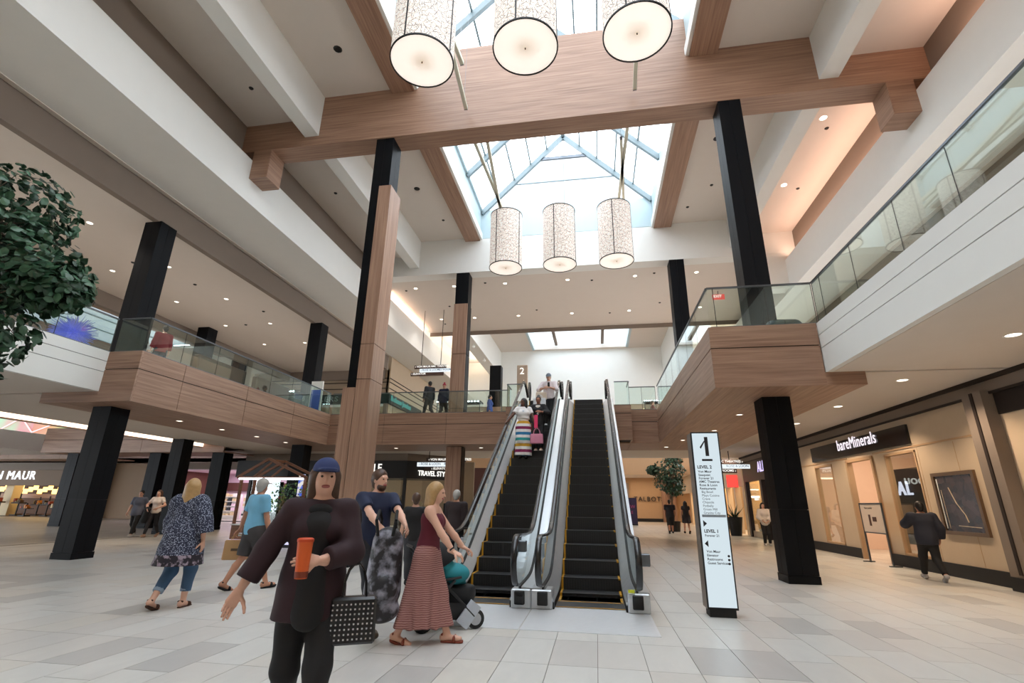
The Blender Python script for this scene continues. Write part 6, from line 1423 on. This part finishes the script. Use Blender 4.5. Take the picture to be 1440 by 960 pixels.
y = 13.6; t, J, s = person('woman in white T-shirt and rainbow striped long dress holding the escalator handrail', (-1.93, y, 2.64), facing(.1, -1), 1.64, 'dark', fine=.016, ankles=((-.09, .0, .08), (.09, .03, .08)), wrists=((-.36, .14, .92), (.46, .22, 1.0)), elbow_pole=((-.8, -.6, 0), (.8, -.6, 0)), hyaw=-.7, hpitch=.05,
    top=dict(mat=CL('white_tee', 232, 232, 234), sleeve=.55, hem=1.12, g=.026, name='t_shirt'), bottom=dict(mat=STR, kind='skirt', hem=.1, r=.21, name='striped_dress', g=.03), shoes=dict(mat=BLK), hair=dict(kind='long', mat=HAIR['black']))
mk('dress_bib', [cone(J['waist'], J['chest']+V(0, .03, .03), .15, .155, .80, [(V(0, 0, 1), J['chest']+V(0, 0, .03))])], .016, STR, t)
W_ = wpos(t, s, J['wr', 0]+V(-.03, .02, -.09)); bag('pink handbag hanging beside the striped dress on the escalator', 'bag', (W_.x, W_.y, W_.z-.42), .36, .26, .14, CL('pink_bag', 214, 140, 166), .16)
bag('hot pink folder tucked under the arm of the woman in the striped dress', 'folder', (W_.x-.02, W_.y-.02, W_.z+.0), .1, .36, .04, CL('hot_pink', 226, 60, 110), name='folder')
y = 14.3; t, J, s = person('woman in black jacket with white shirt riding the escalator behind the striped dress', (-1.58, y, 2.88), facing(-.05, -1), 1.60, 'brown', fine=.016, ankles=((-.08, .05, .08), (.09, -.02, .08)), wrists=((-.1, .2, 1.2), (.30, .24, .98)), elbow_pole=((-1, -.3, -.4), (1, -.4, -.2)),
    top=dict(mat=CL('black_jacket', 28, 28, 32), sleeve=1.7, hem=.8, g=.026, name='jacket'), bottom=dict(mat=BLK, len=1.9, g=.006), shoes=dict(mat=CL('pale_heel', 214, 190, 172)), hair=dict(kind='bun', mat=HAIR['black']))
mk('white_shirt', [cone(J['waist']+V(0, .055, -.02), J['chest']+V(0, .07, .07), .085, .09, .8, [(V(0, 0, 1), J['neck']-V(0, 0, .03))])], .014, CL('white_shirt', 222, 218, 214), t)
W_ = wpos(t, s, J['wr', 1]+V(-.06, .0, -.05)); bag('small brown pouch at the side of the woman in the black jacket', 'pouch', (W_.x, W_.y, W_.z-.3), .16, .22, .07, CL('brown_pouch', 110, 62, 44, .5), name='pouch')
y = 16.0; t, J, s = person('person in grey cap and pale shirt with shopping bags high on the escalator', (-1.42, y, 3.86), facing(-.1, -1), 1.74, 'light', fem=False, fine=.018, ankles=((-.09, .02, .08), (.09, .02, .08)), wrists=((-.06, .24, 1.22), (.10, .26, 1.2)), elbow_pole=((-1, -.2, -.6), (1, -.2, -.6)), hpitch=-.35,
    top=dict(mat=CL('pale_pink_shirt', 218, 208, 212), sleeve=1.2, hem=.88, g=.024, name='shirt'), bottom=dict(mat=BLK, len=1.96), shoes=dict(mat=CL('white_shoe', 220, 220, 222)), hair=dict(kind='short', mat=HAIR['grey']), hat=dict(mat=CL('grey_blue_cap', 110, 122, 134)))
bag('cream shopping bag hanging from the arm of the capped person on the escalator', 'bag', (-1.66, 15.85, 4.72), .36, .24, .14, CL('cream_bag', 206, 190, 172), .16, name='shopping_bag', rz=.2)
bag('white shopping bag below the cream bag at the top of the left escalator', 'bag', (-1.70, 15.7, 4.5), .42, .24, .14, CL('white_bag', 216, 220, 226), .1, name='shopping_bag', rz=.1)
ph = bag('phone in the hands of the capped person on the escalator', 'phone', (-1.40, 15.72, 5.12), .075, .15, .012, BLK, name='phone')
# -- upper level
ZU = ZF
person('person in dark striped jumper walking on the bridge', (-7.45, 21.45, ZU), facing(-.6, .5), 1.72, 'brown', fem=False, fine=.022, **walkA, top=dict(mat=CL('dark_jumper', 40, 42, 46), sleeve=1.9, hem=.86, g=.02, name='jumper'), bottom=dict(mat=BLK, len=1.95), shoes=dict(mat=BLK), hair=dict(kind='short', mat=HAIR['black']))
person('person in navy coat and pink bobble hat walking on the bridge', (-6.85, 21.75, ZU), facing(.2, 1), 1.66, 'light', fine=.022, **walkB, top=dict(mat=NAVYC, sleeve=1.9, hem=.78, g=.04, name='coat'), bottom=dict(mat=BLK, len=1.95), shoes=dict(mat=BLK), hat=dict(mat=HAIR['pink'], brim=0, pom=1))
person('person in blue clothes walking beyond the bridge', (-5.25, 24.6, ZU), facing(1, 0), 1.7, 'tan', fine=.024, **walkA, top=dict(mat=CL('blue_coat', 56, 76, 140), sleeve=1.9, hem=.7, g=.03, name='coat'), bottom=dict(mat=CL('blue_trousers', 50, 60, 100), len=1.95), shoes=dict(mat=BLK), hair=dict(kind='short', mat=HAIR['black']))
person('person in red shirt standing behind the left balcony glass', (-13.45, 12.85, ZU), facing(-.9, .4), 1.62, 'light', fem=False, fine=.02, **walkA, top=dict(mat=CL('red_shirt', 128, 26, 44), sleeve=1.8, hem=.8, g=.025, name='shirt'), bottom=dict(mat=NAVYC, len=1.95), shoes=dict(mat=BLK), hair=dict(kind='short', mat=HAIR['black']))
person('person in white top walking ahead of the person in red on the left gallery', (-15.0, 13.6, ZU), facing(-.6, .8), 1.6, 'light', fine=.024, **walkB, top=dict(mat=CL('white_grey_top', 196, 192, 192), sleeve=.6, hem=.86), bottom=dict(mat=CL('grey_jeans', 90, 94, 104), len=1.95), shoes=dict(mat=BLK), hair=dict(kind='short', mat=HAIR['brown']))
person('person in dark red top standing by the small kiosk beyond the bridge at right', (3.15, 26.8, ZU), facing(1, 0), 1.68, 'tan', fine=.026, **walkB, top=dict(mat=CL('dark_red_top', 110, 50, 50), sleeve=1.8, hem=.84), bottom=dict(mat=BLK, len=1.95), shoes=dict(mat=BLK), hair=dict(kind='short', mat=HAIR['brown']))
bg_ = thing('duffel_bag', 'dark rounded bag on the floor behind the right balcony glass', 'bag', (4.35, 11.25, ZU))
mk('bag_body', [cone((-.22, 0, .2), (.18, 0, .2), .2, .19, None, [(V(0, 0, -1), V(0, 0, 0))])], .018, CL('black_teal_bag', 20, 30, 34, .5), bg_)
mk('pale_strap', [cone((.2, -.05, .3), (.3, .05, .1), .05, .05)], .016, CL('pale_strap', 190, 150, 130), bg_)
# -- right side and far end
person('person in dark blue jacket with red collar walking past the framed poster', (7.15, 12.95, 0), facing(.15, 1), 1.6, 'tan', fem=False, fine=.015, **walkA, wrists=((-.1, .16, 1.36), (.28, .06, .9)), elbow_pole=((-1, -.1, -.6), (.6, -1, 0)), curl=(.8, .3), top=dict(mat=CL('dark_blue_jacket', 34, 38, 52), sleeve=1.85, hem=.78, g=.045, name='jacket'), bottom=dict(mat=BLK, len=1.95), shoes=dict(mat=CL('grey_shoe', 170, 168, 170)), hair=dict(kind='short', mat=HAIR['black']), bulk=1.08)
t = bpy.context.scene.objects.get('person.016')
person('woman in white jumper and dark trousers beside the right column', (6.75, 22.7, 0), facing(-.1, -1), 1.62, 'light', fine=.02, ankles=((-.08, .1, .08), (.08, -.06, .08)), wrists=((-.1, .2, .98), (.1, .2, .98)), elbow_pole=((-1, -.3, -.3), (1, -.3, -.3)), top=dict(mat=CL('white_jumper', 216, 206, 198), sleeve=1.9, hem=.8, g=.03, name='jumper'), bottom=dict(mat=BLK, len=1.95), shoes=dict(mat=CL('pale_trainer', 190, 188, 186)), hair=dict(kind='long', mat=HAIR['black']))
person('man in dark polo shirt and shorts walking away at the end of the hall', (4.1, 30.6, 0), facing(.1, 1), 1.78, 'tan', fem=False, fine=.022, **walkB, top=dict(mat=CL('dark_polo', 34, 34, 42), sleeve=.7, hem=.82, g=.03, name='polo_shirt'), bottom=dict(mat=CL('dark_shorts', 36, 36, 38), len=1.0, g=.03, name='shorts'), shoes=dict(mat=BLK), hair=dict(kind='short', mat=HAIR['black']), bulk=1.12)
person('woman in short dark flowered dress with long hair walking at the end of the hall', (5.0, 30.8, 0), facing(0, 1), 1.72, 'light', fine=.022, **walkA, top=dict(mat=CL('dark_floral', 40, 38, 44, .8, .5, 30), sleeve=.5, hem=.84, name='dress_top'), bottom=dict(mat=CL('dark_floral_skirt', 40, 38, 44, .8, .5, 30), kind='skirt', hem=.58, r=.2, name='dress_skirt'), shoes=dict(mat=BLK), hair=dict(kind='long', mat=HAIR['black']))
